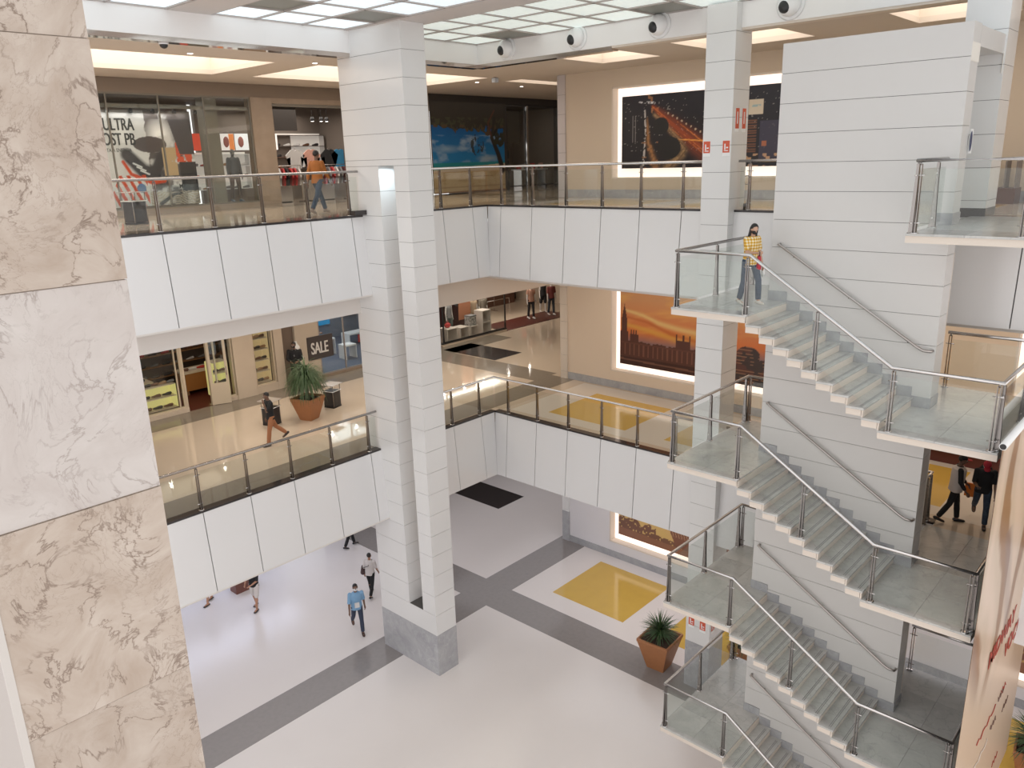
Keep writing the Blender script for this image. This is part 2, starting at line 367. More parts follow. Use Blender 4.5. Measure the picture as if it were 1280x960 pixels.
# --- fascia beam round the skylight void (upper)
fascia = mat('fascia_plaster', (.84, .825, .815), .45)
bm = nb(); box(bm, -8, 13.0, 17.2, 17.5, R_(2.66), R_(3.3)); box(bm, 13.76, 17.8, 17.2, 17.5, R_(2.66), R_(3.3))
box(bm, 17.5, 17.8, -10, 17.2, R_(2.66), R_(3.3)); struct('trim_4', bm, fascia)
bm = nb(); box(bm, -8, 13.0, 17.22, 17.5, R_(2.56), R_(2.66)); box(bm, 13.76, 17.6, 17.22, 17.5, R_(2.56), R_(2.66)); box(bm, 17.52, 17.8, 12.5, 17.3, R_(2.56), R_(2.66))
struct('trim_5', bm, mat('polished_trim', (.62, .55, .50), .08, metal=1))
bm = nb(); box(bm, 17.52, 17.8, -10, 12.5, R_(2.61), R_(2.67)); struct('trim_6', bm, cream)
# --- skylight: frosted panels in a grid
frost_b = mat('frosted_panel_bright', (.70, .80, .85), .4, emit=.62)
frost_g = mat('frosted_panel_green', (.66, .73, .70), .4, emit=.52)
frost_d = mat('frosted_panel_dim', (.20, .205, .18), .4, emit=.05)
sky = thing('ceiling_skylight', 'gridded frosted glass skylight over the atrium', None, (0, 0, R_(3.2)), kind='structure')
xs = [17.5, 16.26, 15.04, 13.92, None, 12.9, 11.68, 10.46, 9.4, None, 8.42, 7.2, 5.98, 4.76, None, 3.76, 2.5, 1.3]
ysk = [17.2-1.2*k for k in range(0, 17)]
dark = {(16.26, 1), (16.26, 5), (11.68, 1), (9.4, 1), (10.46, 4), (7.2, 3)}
barm = mat('skylight_bar', (.42, .38, .36), .5)
bars = nb(); rest = nb()
for a, b in zip(xs, xs[1:]):
    if a is None or b is None: continue
    for j in range(16):
        y1, y0 = ysk[j], ysk[j+1]
        k = (round(b, 2), j)
        if b > 8.2 and (j < 9):
            mm = frost_d if k in dark else (frost_b if b < 12.95 else frost_g)
            bobj('skylight_pane', (b+.03, a-.03, y0+.03, y1-.03, 0.01, .04), mm, sky)
        else: box(rest, b+.03, a-.03, y0+.03, y1-.03, .01, .04)
    for j in range(17): box(bars, b, a, ysk[j]-.03, ysk[j]+.03, -.02, .05)
for x in xs:
    if x: box(bars, x-.03, x+.03, -2, 17.2, -.02, .05)
o = obj('skylight_panes_beyond_view', rest, frost_b, sky); o['kind'] = 'stuff'
obj('skylight_bars', bars, barm, sky)
bm = nb()
for a, b in ((12.93, 13.89), (8.45, 9.37), (3.79, 4.73)): box(bm, a, b, -2, 17.2, -.03, .1)

obj('plaster_beam', bm, mat('plaster_beam', (.60, .56, .54), .6), sky)
# --- main twin column, built of cladding courses
def courses(root, x0, x1, y0, y1, z0, z1, pitch, m, gap=.008):
    k = 0; z = z1
    while z > z0+.02:
        b = max(z-pitch, z0)
        bobj('cladding_panel', (x0, x1, y0, y1, b+gap/2, z-gap/2), m, root); z = b; k += 1
    bobj('joint_core', (x0+.012, x1-.012, y0+.012, y1-.012, z0, z1), joint_dark, root)
col = thing('column', 'tall white twin column with a vertical slot standing on a grey marble plinth', None, (13.375, 16.5, 0), kind='structure')
X0, X1, Y0c, Y1c = -.375, .375, -1.24, 1.25
courses(col, X0, X1, Y0c, Y1c, R_(-.06), R_(3.18), .618, white_stone)
courses(col, X0, X1, Y0c, -.70, R_(-12.42), R_(-.06), .618, white_stone)
courses(col, X0, X1, -.10, Y1c, R_(-12.42), R_(-.06), .618, white_stone)
courses(col, X0, X1, Y0c, Y1c, R_(-13.06), R_(-12.42), .64, white_stone)
bobj('plinth', (X0-.004, X1+.004, Y0c-.004, Y1c+.004, 0, R_(-13.06)), gmarble2, col)
bobj('slot_ledge', (-.1, .0, -.62, -.52, R_(-12.42), R_(-12.3)), steel_dark, col)
area('slot_lamp', (13.2, 16.12, R_(-.12)), .4, 6, (.75, .92, 1), sy=.3)
# --- columns along the back gallery
def backcol(cx, cy, z0, z1, lab):
    c = thing('column', lab, None, (cx, cy, 0), kind='structure')
    courses(c, -.38, .38, -.36, .36, z0, z1, .60, white_stone)
    return c
bc = backcol(17.63, 9.35, R_(-12.95), R_(3.18), 'square white clad column rising past the stair landings, red fire signs on it')
bobj('plinth', (-.385, .385, -.365, .365, 0, R_(-12.95)), gmarble2, bc)
bobj('granite_foot', (.36, .5, -.40, -.2, L2Z, L2Z+.14), granite, bc)
bc2 = backcol(17.7, 4.1, L2Z, R_(2.6), 'white clad pier beside the stair wall doorway on the upper gallery')
bobj('plinth', (-.385, .385, -.365, .365, L2Z, L2Z+.16), granite, bc2)
# --- stair wall (between the flights)
sw = thing('wall_stair', 'tall white clad wall between the stair flights', None, (0, 0, 0), kind='structure')
z = R_(1.93)
zs_ = [z]+[R_(1.40)-.535*k for k in range(0, 30)]
zs_ = [q for q in zs_ if q > 0]+[0]
stone2 = mat('stair_wall_cladding', (.60, .585, .57), .4, noise=(1.2, .15, (.57, .555, .54)))
for a, b in zip(zs_, zs_[1:]): bobj('cladding_panel', (15.2, 15.65, 3.77, 6.95, b+.004, a-.004), stone2, sw)
bobj('joint_core', (15.212, 15.638, 3.782, 6.938, 0, R_(1.92)), joint_dark, sw)
tag(bobj('door_lintel', (15.66, 18.08, 3.77, 4.3, R_(1.58), R_(1.90)), stone2), kind='structure')
for (a, b, c, d) in ((15.2, 15.67, R_(1.33), R_(1.62)), (17.3, 17.45, R_(1.25), R_(1.62))):
    bobj('corner_patch', (a, b, 3.762, 3.77, c, d), mat('bare_plaster', (.72, .68, .62), .8), sw)
for z in (R_(-4.4), R_(-7.6), R_(-10.9)):
    bobj('corner_strip', (15.64, 15.66, 3.765, 3.775, z, z+2.6), cream, sw)
# --- picture wall
PW = 22.05
pics = {2: (R_(-.70), R_(2.12)), 1: (R_(-7.2), R_(-3.95)), 0: (R_(-13.78), R_(-11.0))}
wl = []
holes = [(7.3, 15.72, *pics[2]), (7.3, 15.72, *pics[1]), (7.3, 15.72, *pics[0]), (-6, 3.7, *pics[1]), (-6, 3.7, *pics[0])]
bm = nb()
mw = mat('middle_wall_paint', (.70, .58, .46), .7)
def wallpart(z0, z1, m, hs):
    bm = nb(); holes_plate(bm, 'YZX', -10, 17.9, z0, z1, PW, PW+.3, [h for h in hs if z0 < h[2] < z1]); return struct('wall_back', bm, m)
holes_m = [(a, b, c, min(d, e)) for (a, b, c, d), e in zip(holes, (99, 10.6, 4.4, 10.6, 4.4))]
wallpart(10.7, 17.6, tan_wall, holes_m); wallpart(4.6, 10.7, mat('middle_wall_paint', (.70, .58, .46), .7), holes_m); wallpart(0, 4.6, mat('ground_wall_paint', (.70, .68, .70), .6), holes_m)
for (a, b, c, d) in holes_m:
    r = thing('picture_recess', None, None, (PW, (a+b)/2, c), kind='structure'); r['label'] = 'glowing white recess framing a picture'
    h = (b-a)/2; hh = d-c; bm = nb(); t = .04
    box(bm, 0.0, .34, -h, -h+t, 0, hh); box(bm, 0.0, .34, h-t, h, 0, hh); box(bm, 0.0, .34, -h, h, 0, t); box(bm, 0, .34, -h, h, hh-t, hh)
    obj('recess_side', bm, cream, r)
    bobj('backlit_panel', (.30, .34, -h+t, h-t, t, hh-t), frame_light, r)
# baseboards
for k, z in enumerate((0, L1Z, L2Z)):
    bm = nb(); box(bm, PW-.02, PW, -10, 17.6, z+.004, z+.26); struct('baseboard_%s' % ('ground', 'middle', 'upper')[k], bm, gmarble2)
# corner column at the wall end
for k, (z0, z1) in enumerate(((0, 4.4), (L1Z, 10.56), (L2Z, 17.03))):
    c = thing('column', 'slim corner column at the left end of the picture wall', None, (PW-.03, 17.76, z0), kind='structure')
    m = (white_stone, mat('corner_col_cream', (.66, .58, .50), .5), mat('corner_col_grey', (.50, .46, .46), .45))[k]
    courses(c, -.02, .12, -.16, .16, 0 if k else 1.24, z1-z0, .62, m)
    if k == 0: bobj('plinth', (-.025, .12, -.165, .165, 0, 1.24), gmarble2, c)
bm = nb(); box(bm, 22.35, 34, 17.7, 17.95, 0, 17.6); struct('wall_corridor', bm, tan_wall)
bm = nb(); box(bm, 34, 34.3, 17, 31, 0, 17.6); struct('wall_right', bm, tan_wall)
# near marble pillar
mp = thing('column', 'beige marble slab pillar in the near left foreground', None, (0, 0, 0), kind='structure')
Yp = 3.66; px0, px1 = .70, 1.447
mz = [R_(.145*Yp+.9940*k) for k in range(4, -16, -1)]
for i, (a, b) in enumerate(zip(mz, mz[1:])):
    if b < 0: b = 0
    if a <= 0: break
    bobj('marble_slab', (px0, px1, Yp+(.006 if i % 2 else 0), Yp+.75, b+.0025, a-.0025), bmarble2 if i in (5, ) else bmarble, mp)
bobj('joint_core', (px0+.01, px1-.01, Yp+.012, Yp+.74, 0, R_(3.1)), mat('marble_joint', (.42, .35, .29), .7), mp)
bobj('side_panel', (px0-.03, px0, Yp+.01, Yp+.75, 0, R_(3.1)), mat('pillar_side', (.42, .385, .36), .5), mp)
bobj('edge_strip', (px0-.034, px0, Yp-.004, Yp+.01, 0, R_(3.1)), mat('pillar_edge', (.52, .49, .46), .5), mp)
# ================================================================== STAIRS
LV = dict(T=13.085, A=R_(-2.88), r1=R_(-4.58), B=R_(-6.13), r2=L1Z+.005, C=R_(-9.39), r3=R_(-11.07), D=R_(-12.61), G=0.0)
XF, XW, XB = 13.47, 15.2, 16.95
grip = mat('grip_line', (.20, .20, .195), .6)
stair_cream = mat('stair_plaster', (.66, .585, .51), .6)
def landing(label, y0, y1, z, x1=XB, skirt=None):
    r = thing('stair_landing', label, 'stair landing', ((XF+x1)/2, (y0+y1)/2, z), group=None)
    a, b = (x1-XF)/2, (y1-y0)/2
    bobj('plaster_slab', (-a, a, -b, b, -.145, -.03), stair_cream, r)
    ny = 2; nx = 4
    for i in range(nx):
        for j in range(ny):
            bobj('marble_tile', (-a-.02+(2*a+.04)*i/nx+.002, -a-.02+(2*a+.04)*(i+1)/nx-.002, -b+2*b*j/ny+.002, -b+2*b*(j+1)/ny-.002, -.035, 0), gmarble, r)
    return r
def flight(label, ya, za, yb, zb, n, x0, x1):
    """descends from (ya,za) to (yb,zb) with n risers, n-1 treads"""
    r = thing('stair_flight', label, 'stairs', ((x0+x1)/2, (ya+yb)/2, zb))
    run = (yb-ya)/(n-1); rise = (za-zb)/n; a = (x1-x0)/2; yc = (ya+yb)/2; s = 1 if run > 0 else -1
    for k in range(1, n):
        z = za-rise*k-zb; p = ya+run*(k-1)-yc; q = p+run
        lo, hi = min(p, q), max(p, q)
        e = .03
        bobj('tread', (-a-.02, a, (lo-(e if s < 0 else 0)), hi+(e if s > 0 else 0), z-.035, z), gmarble, r)
        bobj('tread_base', (-a, a, lo+.02*(s < 0), hi-.02*(s > 0), z-.15, z-.035), stair_cream, r)
        bobj('riser', (-a, a-.002, p-.012, p+.012, z, z+rise-.035), stair_cream, r)
        for gq in (.045, .075): bobj('grip_line', (-a+.05, a-.1, q-s*gq-.006, q-s*gq+.006, z-.001, z+.0015), grip, r)
    bobj('riser', (-a, a-.002, yb-yc-.012, yb-yc+.012, 0, rise-.035), stair_cream, r)
    bm = nb()
    for k in range(0, n):
        z = za-rise*k-zb; p = ya+run*(k-1)-yc; q = p+run
        lo, hi = min(p, q), max(p, q)
        xx = (a-.014, a) if x0 < 15 else (-a, -a+.014)
        box(bm, *xx, lo+.001, hi-.001, z, z+.2)
    obj('skirting', bm, gmarble2, r)
    return r
YL, YA, YR, YE = 8.15, 6.57, 4.09, 2.30
landing('grey marble landing at the top right of the stairs, level with the upper gallery', YE, 3.97, LV['T'], 17.39)
landing('grey marble landing where the woman in the yellow shirt stands', YA, YL, LV['A'])
landing('grey marble landing right of the top visible flight, banner tube at its edge', YE, YR, LV['r1'])
landing('grey marble landing on the left, second from the top', YA, YL, LV['B'])
landing('grey marble landing joined to the middle gallery, near the two capped people', YE, YR, LV['r2'], 17.36)
landing('grey marble landing on the left, third from the top, above the planter', YA, YL, LV['C'])
landing('lowest right grey marble landing, beside the banner', YE, YR, LV['r3'])
landing('lowest left grey marble landing, beside the terracotta planter', YA, YL, LV['D'])
for (la, lb, w) in (('A', 'r1', 'topmost front flight of marble steps going down to the right from the woman'),
                    ('B', 'r2', 'second front flight of marble steps from the top'),
                    ('C', 'r3', 'third front flight of marble steps from the top'), ('D', 'G', 'lowest front flight of marble steps, cut by the photo edge')):
    flight(w, YA, LV[la], YR, LV[lb], 10, XF, XW)
for (la, lb, w) in (('T', 'A', 'topmost flight of steps behind the white stair wall'), ('r1', 'B', 'second flight of steps behind the white stair wall'),
                    ('r2', 'C', 'third flight of steps behind the white stair wall'), ('r3', 'D', 'lowest flight of steps behind the white stair wall')):
    flight(w, YR, LV[la], YA, LV[lb], 10, 15.66, XB)
# skirting of landings at the wall ends
bm = nb()
for k in ('T', 'r1', 'r2', 'r3'): box(bm, 15.19, 15.66, 3.755, 4.09, LV[k], LV[k]+.2)
for k in ('A', 'B', 'C', 'D'): box(bm, 15.19, 15.66, 6.57, 6.965, LV[k], LV[k]+.2)
struct('baseboard_stair', bm, gmarble2)
# ================================================================== RAILINGS
def railing(name, label, pts, posts, cat='railing', h=1.1, closed_ends=True, pane_gap=.05):
    """pts: polyline of base points; posts: list of distances? -> list of (segment index, t)"""
    o0 = Vector(pts[0]); r = thing(name, label, cat, o0)
    P = [Vector(p)-o0 for p in pts]
    bm = nb(); tube(bm, [p+Vector((0, 0, h)) for p in P], .032, 10); obj('handrail', bm, steel, r)
    for si in range(len(P)-1):
        a, b = P[si], P[si+1]; d = (b-a); hd = Vector((d.x, d.y, 0)).normalized(); nn = Vector((-hd.y, hd.x, 0))
        ts = sorted([t for (s, t) in posts if s == si])
        for t in ts:
            c = a+d*t; bm = nb()
            for off in (-.022, .022):
                o = c+hd*off
                w = [(.05, 0), (.028, .55), (.02, h-.05)]
                rings = []
                for (ww, zz) in w:
                    rings.append([bm.verts.new(o+nn*sx*ww+hd*sy*.006+Vector((0, 0, zz))) for sx, sy in ((-1, -1), (1, -1), (1, 1), (-1, 1))])
                for q, s_ in zip(rings, rings[1:]):
                    for k in range(4): bm.faces.new((q[k], q[(k+1) % 4], s_[(k+1) % 4], s_[k]))
                bm.faces.new(rings[0][::-1]); bm.faces.new(rings[-1])
            tube(bm, [c+Vector((0, 0, h-.07)), c+Vector((0, 0, h-.02))], .012, 6)
            po = obj('post', bm, steel_dark, r)
            q = c; bm = nb()
            lathe(bm, (q.x, q.y, q.z), [(.07, 0), (.07, .012), (.03, .016)], 12); obj('base_plate', bm, steel, po)
            for zz in (.16, h-.22):
                bm = nb(); tube(bm, [q-hd*.075+Vector((0, 0, zz)), q+hd*.075+Vector((0, 0, zz))], .010, 6); obj('clamp', bm, steel, po)
        # panes between posts
        tt = sorted(set([0.0]+ts+[1.0]))
        for t0, t1 in zip(tt, tt[1:]):
            L = d.length*(t1-t0)
            if L < .12: continue
            g = pane_gap/d.length
            p, q = a+d*(t0+g), a+d*(t1-g); bm = nb(); w = nn*.005
            zb, zt = .07, h-.13
            if abs(d.z) > .1: zb = .14
            hexa(bm, [p-w+Vector((0, 0, zb)), q-w+Vector((0, 0, zb)), q+w+Vector((0, 0, zb)), p+w+Vector((0, 0, zb)), p-w+Vector((0, 0, zt)), q-w+Vector((0, 0, zt)), q+w+Vector((0, 0, zt)), p+w+Vector((0, 0, zt))])
            obj('glass_pane', bm, glass, r)
    return r
def seglen(posts, x0, x1): return [(0, (x-x0)/(x1-x0)) for x in posts if min(x0, x1)-.01 < x < max(x0, x1)+.01]
for z, w in ((L2Z, 'upper'), (L1Z, 'middle')):
    x1 = 12.98 if w == 'upper' else 12.97
    railing('glass_railing', 'glass and steel railing along the %s gallery left of the twin column' % w, [(-8, 17.26, z+.02), (x1, 17.26, z+.02)], seglen(POST_X, -8, x1))
    P = [(13.8, 17.11, z+.02), (17.6, 17.11, z+.02), (17.6, 9.76, z+.02)]
    ps = [(0, (15.71-13.8)/3.8), (0, (16.9-13.8)/3.8), (0, .18)]+[(1, (17.11-y)/(17.11-9.76)) for y in POST_B if y > 9.8]
    railing('glass_railing', 'glass and steel railing of the %s gallery turning the corner behind the twin column' % w, P, ps)
    ys = (8.95, 6.6) if w == 'upper' else (8.95, 7.6)
    railing('glass_railing', 'short glass railing of the %s gallery between the square column and the stair wall' % w, [(17.6, ys[0], z+.02), (17.6, ys[1], z+.02)], [(0, .12), (0, .55)])
bm = nb(); box(bm, 12.62, 12.99, 17.0, 17.19, L2Z+.03, L2Z+.15); tag(obj('granite_block', bm, granite), 'black granite block at the column end of the upper railing', 'block')
xf = XF+.04; xs_ = XF+.045
def post_y(y, ya, yb): return (y-ya)/(yb-ya)
for (l, rr, lab) in (('A', 'r1', 'steel and glass stair railing along the top visible flight, in front of the woman'), ('B', 'r2', 'steel and glass stair railing along the second flight'), ('C', 'r3', 'steel and glass stair railing along the third flight')):
    zl, zr = LV[l], LV[rr]
    ex = 16.85 if rr == 'r1' else (17.3 if rr == 'r2' else 16.85)
    pts = [(16.88, 7.3, zl), (16.88, YL-.06, zl), (xf, YL-.06, zl), (xf, YA, zl), (xf, YR-.12, zr), (xf, YE+.06, zr), (ex, YE+.06, zr)]
    if l == 'A': pts = pts[1:]
    k = 1 if l != 'A' else 0
    posts = [(k, .03), (k, .52), (k, .985), (k+1, .025), (k+1, .975), (k+2, .5), (k+3, .02), (k+3, .97), (k+4, .03), (k+4, .55), (k+4, .97)]
    if l != 'A': posts += [(0, .93)]
    railing('stair_railing', lab, pts, posts)
pts = [(16.88, 7.3, LV['D']), (16.88, YL-.06, LV['D']), (xf, YL-.06, LV['D']), (xf, YA, LV['D']), (xf, YR-.12, 0.0)]
railing('stair_railing', 'steel and glass stair railing at the lowest left landing', pts, [(0, .93), (1, .03), (1, .52), (1, .985), (2, .025), (2, .975), (3, .5), (3, .98)])
railing('stair_railing', 'steel and glass railing of the top right landing, cut by the photo edge', [(15.1, 3.91, LV['T']), (xf, 3.91, LV['T']), (xf, YE+.06, LV['T']), (17.3, YE+.06, LV['T'])], [(0, .97), (0, .3), (1, .03), (1, .97), (2, .03), (2, .5)])
for k, w in (('r1', 'first'), ('r3', 'lowest')):
    railing('stair_railing', 'short back railing of the %s right stair landing' % ('lowest' if k == 'r3' else 'upper'), [(16.88, 4.0, LV[k]), (16.88, YE+.1, LV[k])], [(0, .03), (0, .97)])
railing('glass_railing', 'bronze-toned rail corner where the middle gallery meets the stairs', [(17.3, 4.15, L1Z+.01), (17.62, 4.15, L1Z+.01), (17.62, 4.6, L1Z+.01), (19.0, 4.6, L1Z+.01)], [(0, .1), (0, .9), (1, .9), (2, .5)])
# wall handrails
def wall_rail(label, y0, z0, y1, z1):
    r = thing('wall_handrail', label, 'handrail', (15.2, y0, z0))
    P = [Vector((.0, .04, 0)), Vector((-.09, .03, 0)), Vector((-.1, 0, -.01)), Vector((-.1, y1-y0+.12, z1-z0+.06)), Vector((-.1, y1-y0, z1-z0)), Vector((-.1, y1-y0-.12, z1-z0)), Vector((-.0, y1-y0-.13, z1-z0))]
    bm = nb(); tube(bm, P, .026, 10); obj('tube', bm, mat('satin_steel', (.50, .46, .44), .33, metal=1), r)
    for t in (.1, .5, .9):
        c = Vector((-.1, (y1-y0)*t, (z1-z0)*t)); bm = nb(); tube(bm, [c, c+Vector((.02, 0, -.06)), c+Vector((.1, 0, -.06))], .009, 6); obj('bracket', bm, steel_dark, r)
for lab, y0, z0, y1, z1 in (('highest satin steel handrail fixed on the white stair wall', 6.73, -1.75, 3.95, -3.50), ('second satin steel handrail down the white stair wall', 6.77, -5.02, 3.93, -6.78), ('third satin steel handrail down the white stair wall', 6.77, -8.28, 3.93, -10.06), ('lowest satin steel handrail on the white stair wall', 6.76, -11.58, 3.95, -13.3)):
    wall_rail(lab, y0, R_(z0), y1, R_(z1))
#==SECTION3==
# ================================================================== PICTURES ON THE WALL
def gseg(X, Y, pts, w0, w1):
    M = np.zeros_like(X); n = len(pts)-1
    for i in range(n):
        (ax, ay), (bx, by) = pts[i], pts[i+1]; dx, dy = bx-ax, by-ay
        t = np.clip(((X-ax)*dx+(Y-ay)*dy)/(dx*dx+dy*dy), 0, 1); d = np.hypot(X-ax-t*dx, Y-ay-t*dy); w = w0+(w1-w0)*(i+t)/n
        M = np.maximum(M, np.exp(-(d/w)**2))
    return M
def nightpic(U, V):
    X = U*7.8; Y = V*2.2                       # metres from lower left
    c = np.zeros(U.shape+(3,))+np.array([.012, .011, .016])
    c = lay(c, (.02, .022, .04), np.clip(V-.6, 0, .4))
    n = vnoise(X, Y, 9, 3); n2 = vnoise(X, Y, 22, 4)
    c = lay(c, (.35, .16, .07), ((n > .80) & (X < 1.5) & (X > .75))*.8)
    c = lay(c, (.42, .40, .36), ((n2 > .92) & (Y > .5+.0*X) & (Y < 2.0))*.6)
    rd = gseg(X, Y, [(1.15, 1.85), (1.45, 1.6), (2.0, 1.2), (2.75, .65), (3.6, .2)], .05, .30); sn = vnoise(X+Y*1.5, X*3+Y*4.2, 9, 6)
    c = lay(c, (.40, .075, .02), rd*(.45+.55*sn)); c = lay(c, (.70, .22, .05), (rd > .5)*(sn > .66)*.7)
    c = lay(c, (.75, .32, .06), seg(X, Y, [(1.9, .85), (3.2, .75), (4.2, .6)], .01, .03))
    c = lay(c, (.40, .25, .12), gseg(X, Y, [(1.2, 1.6), (1.55, 1.35), (1.95, .95), (2.22, .68), (2.3, .52), (2.22, .38), (2.0, .22), (1.7, .02)], .05, .13)*(.4+.6*vnoise(X, Y, 26, 7)))
    c = lay(c, (.07, .035, .018), gseg(X, Y, [(1.3, 1.5), (1.6, 1.25), (2.05, .85), (2.38, .55), (2.12, .25), (1.8, .02)], .012, .025)*.8)
    c = lay(c, (.012, .012, .014), ((np.hypot((X-1.75)/.42, (Y-.6)/.34) < 1) | (np.hypot((X-1.45)/.28, (Y-1.25)/.26) < 1))*1.0)
    c = lay(c, (.40, .19, .07), gseg(X, Y, [(.95, 1.5), (1.0, .8), (1.3, 0)], .03, .11)*(.3+.7*vnoise(X, Y, 20, 9)))
    c = lay(c, (.5, .48, .46), seg(X, Y, [(.85, 1.8), (.9, 1.0), (.82, .1)], .02, .03)*(n2 > .35))
    c = lay(c, (.6, .6, .62), seg(X, Y, [(.65, 2.0), (1.2, 1.95)], .015, .03)*(n2 > .4))
    for k in range(9):
        c = lay(c, (.5, .38, .26), (np.hypot(X-1.7-k*.16, Y-1.62+k*.085) < .03)*1.0)
    c = lay(c, (.22, .2, .2), ((abs(X-.42) < .012) | (abs(X-.52) < .01))*((Y > .8) & (Y < 1.6)))
    # lit towers to the right
    c = lay(c, (.60, .53, .42), ((X > 4.35) & (X < 4.78) & (Y > 1.42) & (Y < 1.82))*1.0)
    c = lay(c, (.30, .42, .45), ((X > 4.43) & (X < 4.7) & (abs(Y-1.66) < .03) & (n2 > .4))*1.0)
    b = (X > 4.0) & (X < 4.62) & (Y > .4) & (Y < 1.3+.1*X*0)
    c = lay(c, (.17, .07, .035), b*(((Y*14) % 1) > .45)*.9)
    c = lay(c, (.05, .045, .08), ((X > 4.7) & (X < 5.3) & (Y > .2) & (Y < 1.25))*.8)
    c = lay(c, (.35, .12, .06), ((abs(X-4.85) < .08) & (abs(Y-.62) < .07))*1.0)
    c = lay(c, (.55, .34, .2), ((n > .62) & (Y < .35) & (X > 3.8))*.8)
    return c
def londonpic(U, V):
    X = U*7.8; Y = V*2.75
    t = np.clip(V*1.0, 0, 1)
    n = fbm(X*.5, Y*2.2-.35*X, 1.6, 11)
    sky = np.zeros(U.shape+(3,)); h = np.clip((Y-.85)/1.5, 0, 1)[..., None]
    sky = np.array([.25, .13, .12])*(1-h)+np.array([.52, .19, .055])*h
    sky = np.where(h < .25, np.array([.21, .13, .13])*(1-h*4)+np.array([.56, .15, .035])*h*4, np.array([.56, .15, .035])*(1-(h-.25)/.75)+np.array([.52, .26, .12])*(h-.25)/.75)
    sky = lay(sky, (.66, .36, .10), np.clip((n-.50)*3, 0, 1)*np.clip(h[..., 0]*3, 0, 1)*.7)
    sky = lay(sky, (.68, .50, .20), gseg(X, Y+.06*n, [(.2, 1.95), (.9, 1.86), (1.5, 1.64), (2.3, 1.52), (3.4, 1.42)], .05, .12)*.75)
    sky = lay(sky, (.60, .33, .06), gseg(X, Y, [(.2, 1.45), (1.0, 1.33), (2.2, 1.15), (3.4, 1.3)], .05, .16)*.7)
    sky = lay(sky, (.42, .10, .03), gseg(X, Y, [(.3, 1.70), (1.1, 1.60), (2.0, 1.30), (3.3, 1.12)], .04, .08)*.7)
    c = sky
    roof = .86+.0*X+.04*np.sin(X*9)*(np.sin(X*31) > 0)
    roof = np.where(X < .32, 1.16+.5*np.exp(-np.abs(X-.17)/.05), roof)
    roof = np.where(np.abs(X-.17) < .11, np.maximum(roof, 1.72-.0*X), roof)
    roof = np.where(np.abs(X-.17) < .11, 1.62+.55*(1-np.abs(X-.17)/.11), roof)
    roof = np.where((X > .4) & (X < .75), 1.12+.16*(np.sin(X*60) > .3), roof)
    roof = np.where((X > 2.2) & (X < 2.72), 1.12+.2*(np.abs(((X-2.2)*3.85) % 1-.5) > .36), roof)
    roof = np.where((X > 3.4), .70+.25*vnoise(X, X*0, 3, 5)+.0*X, roof)
    roof = np.where((X > 4.35) & (X < 5.1), 1.0+.25*np.sqrt(np.clip(1-((X-4.72)/.38)**2, 0, 1)), roof)
    m = Y < roof
    c = lay(c, (.085, .030, .022), m*1.0)
    st = ((X*5.4) % 1 < .30) & (Y > .36) & (Y < .78) & (X > .05) & (X < 3.4)
    c = lay(c, (.17, .07, .045), st*.9); c = lay(c, (.12, .045, .03), (m & (np.abs(Y-.80) < .02))*.8)
    c = lay(c, (.045, .016, .014), (Y < .30)*1.0); c = lay(c, (.20, .09, .06), ((np.abs(Y-.20+.02*X) < .03))*.7)
    tr = vnoise(X, Y, 7, 8)
    c = lay(c, (.03, .022, .02), (m & (X > 3.5) & (tr > .45))*.8)
    c = lay(c, (.32, .16, .08), (m & (X > 3.9) & (((Y*9) % 1) < .22) & (tr < .6))*.8)
    return c
def sepiapic(U, V):
    X = U*7.8; Y = V*2.4
    c = np.zeros(U.shape+(3,))+np.array([.62, .42, .16])
    c = lay(c, (.62, .36, .20), np.clip((X-1.4)-(1.2-Y)*1.0, 0, 1))
    n = vnoise(X, Y, 14, 21)
    roof = .55+.42*vnoise(X, X*0, 6, 22)*(X < 1.6)-.05*X+.20*np.exp(-((X-.35)/.22)**2)
    c = lay(c, (.16, .07, .055), ((Y < roof) & (n > .25))*.95)
    c = lay(c, (.26, .12, .075), (Y < .34-.04*X)*1.0)
    b = (X > 2.1+.45*np.clip(.95-Y, -.4, 1)) & (X < 4.6) & (Y < 1.15) & (Y > .3)
    c = lay(c, (.20, .085, .06), b*1.0); c = lay(c, (.50, .30, .18), (b & (((X*9+Y*2) % 1) < .22) & (Y > .62))*.9)
    return c
frm = mat('picture_edge', (.03, .025, .025), .4)
for lab, z0, h, fn, k in (('night city picture with orange light trails, upper gallery wall', R_(-.385), 2.2, nightpic, 2), ('orange sunset picture of a long gothic riverside palace, middle gallery wall', R_(-6.91), 2.68, londonpic, 1), ('sepia city skyline picture on the ground floor wall', R_(-13.42), 2.3, sepiapic, 0)):
    r = thing('wall_picture', lab, 'picture', (PW+.12, 11.5, z0))
    printed('print', fn, 320, 110, lambda u, v, h=h: (0, 3.9-7.8*u, h*v), r, .04)
    bobj('backing_frame', (.045, .18, -3.8, 3.8, .06, h-.06), frm, r)
for z0, h, k in ((R_(-6.91), 2.68, 'middle'), (R_(-13.42), 2.3, 'ground')):
    r = thing('wall_picture', 'large picture right of the stairs on the %s floor, mostly hidden' % k, 'picture', (PW+.12, -.9, z0))
    printed('print', sepiapic, 120, 40, lambda u, v, h=h: (0, 4.3-8.6*u, h*v), r, .04)
    bobj('backing_frame', (.045, .18, -4.2, 4.2, .06, h-.06), frm, r)
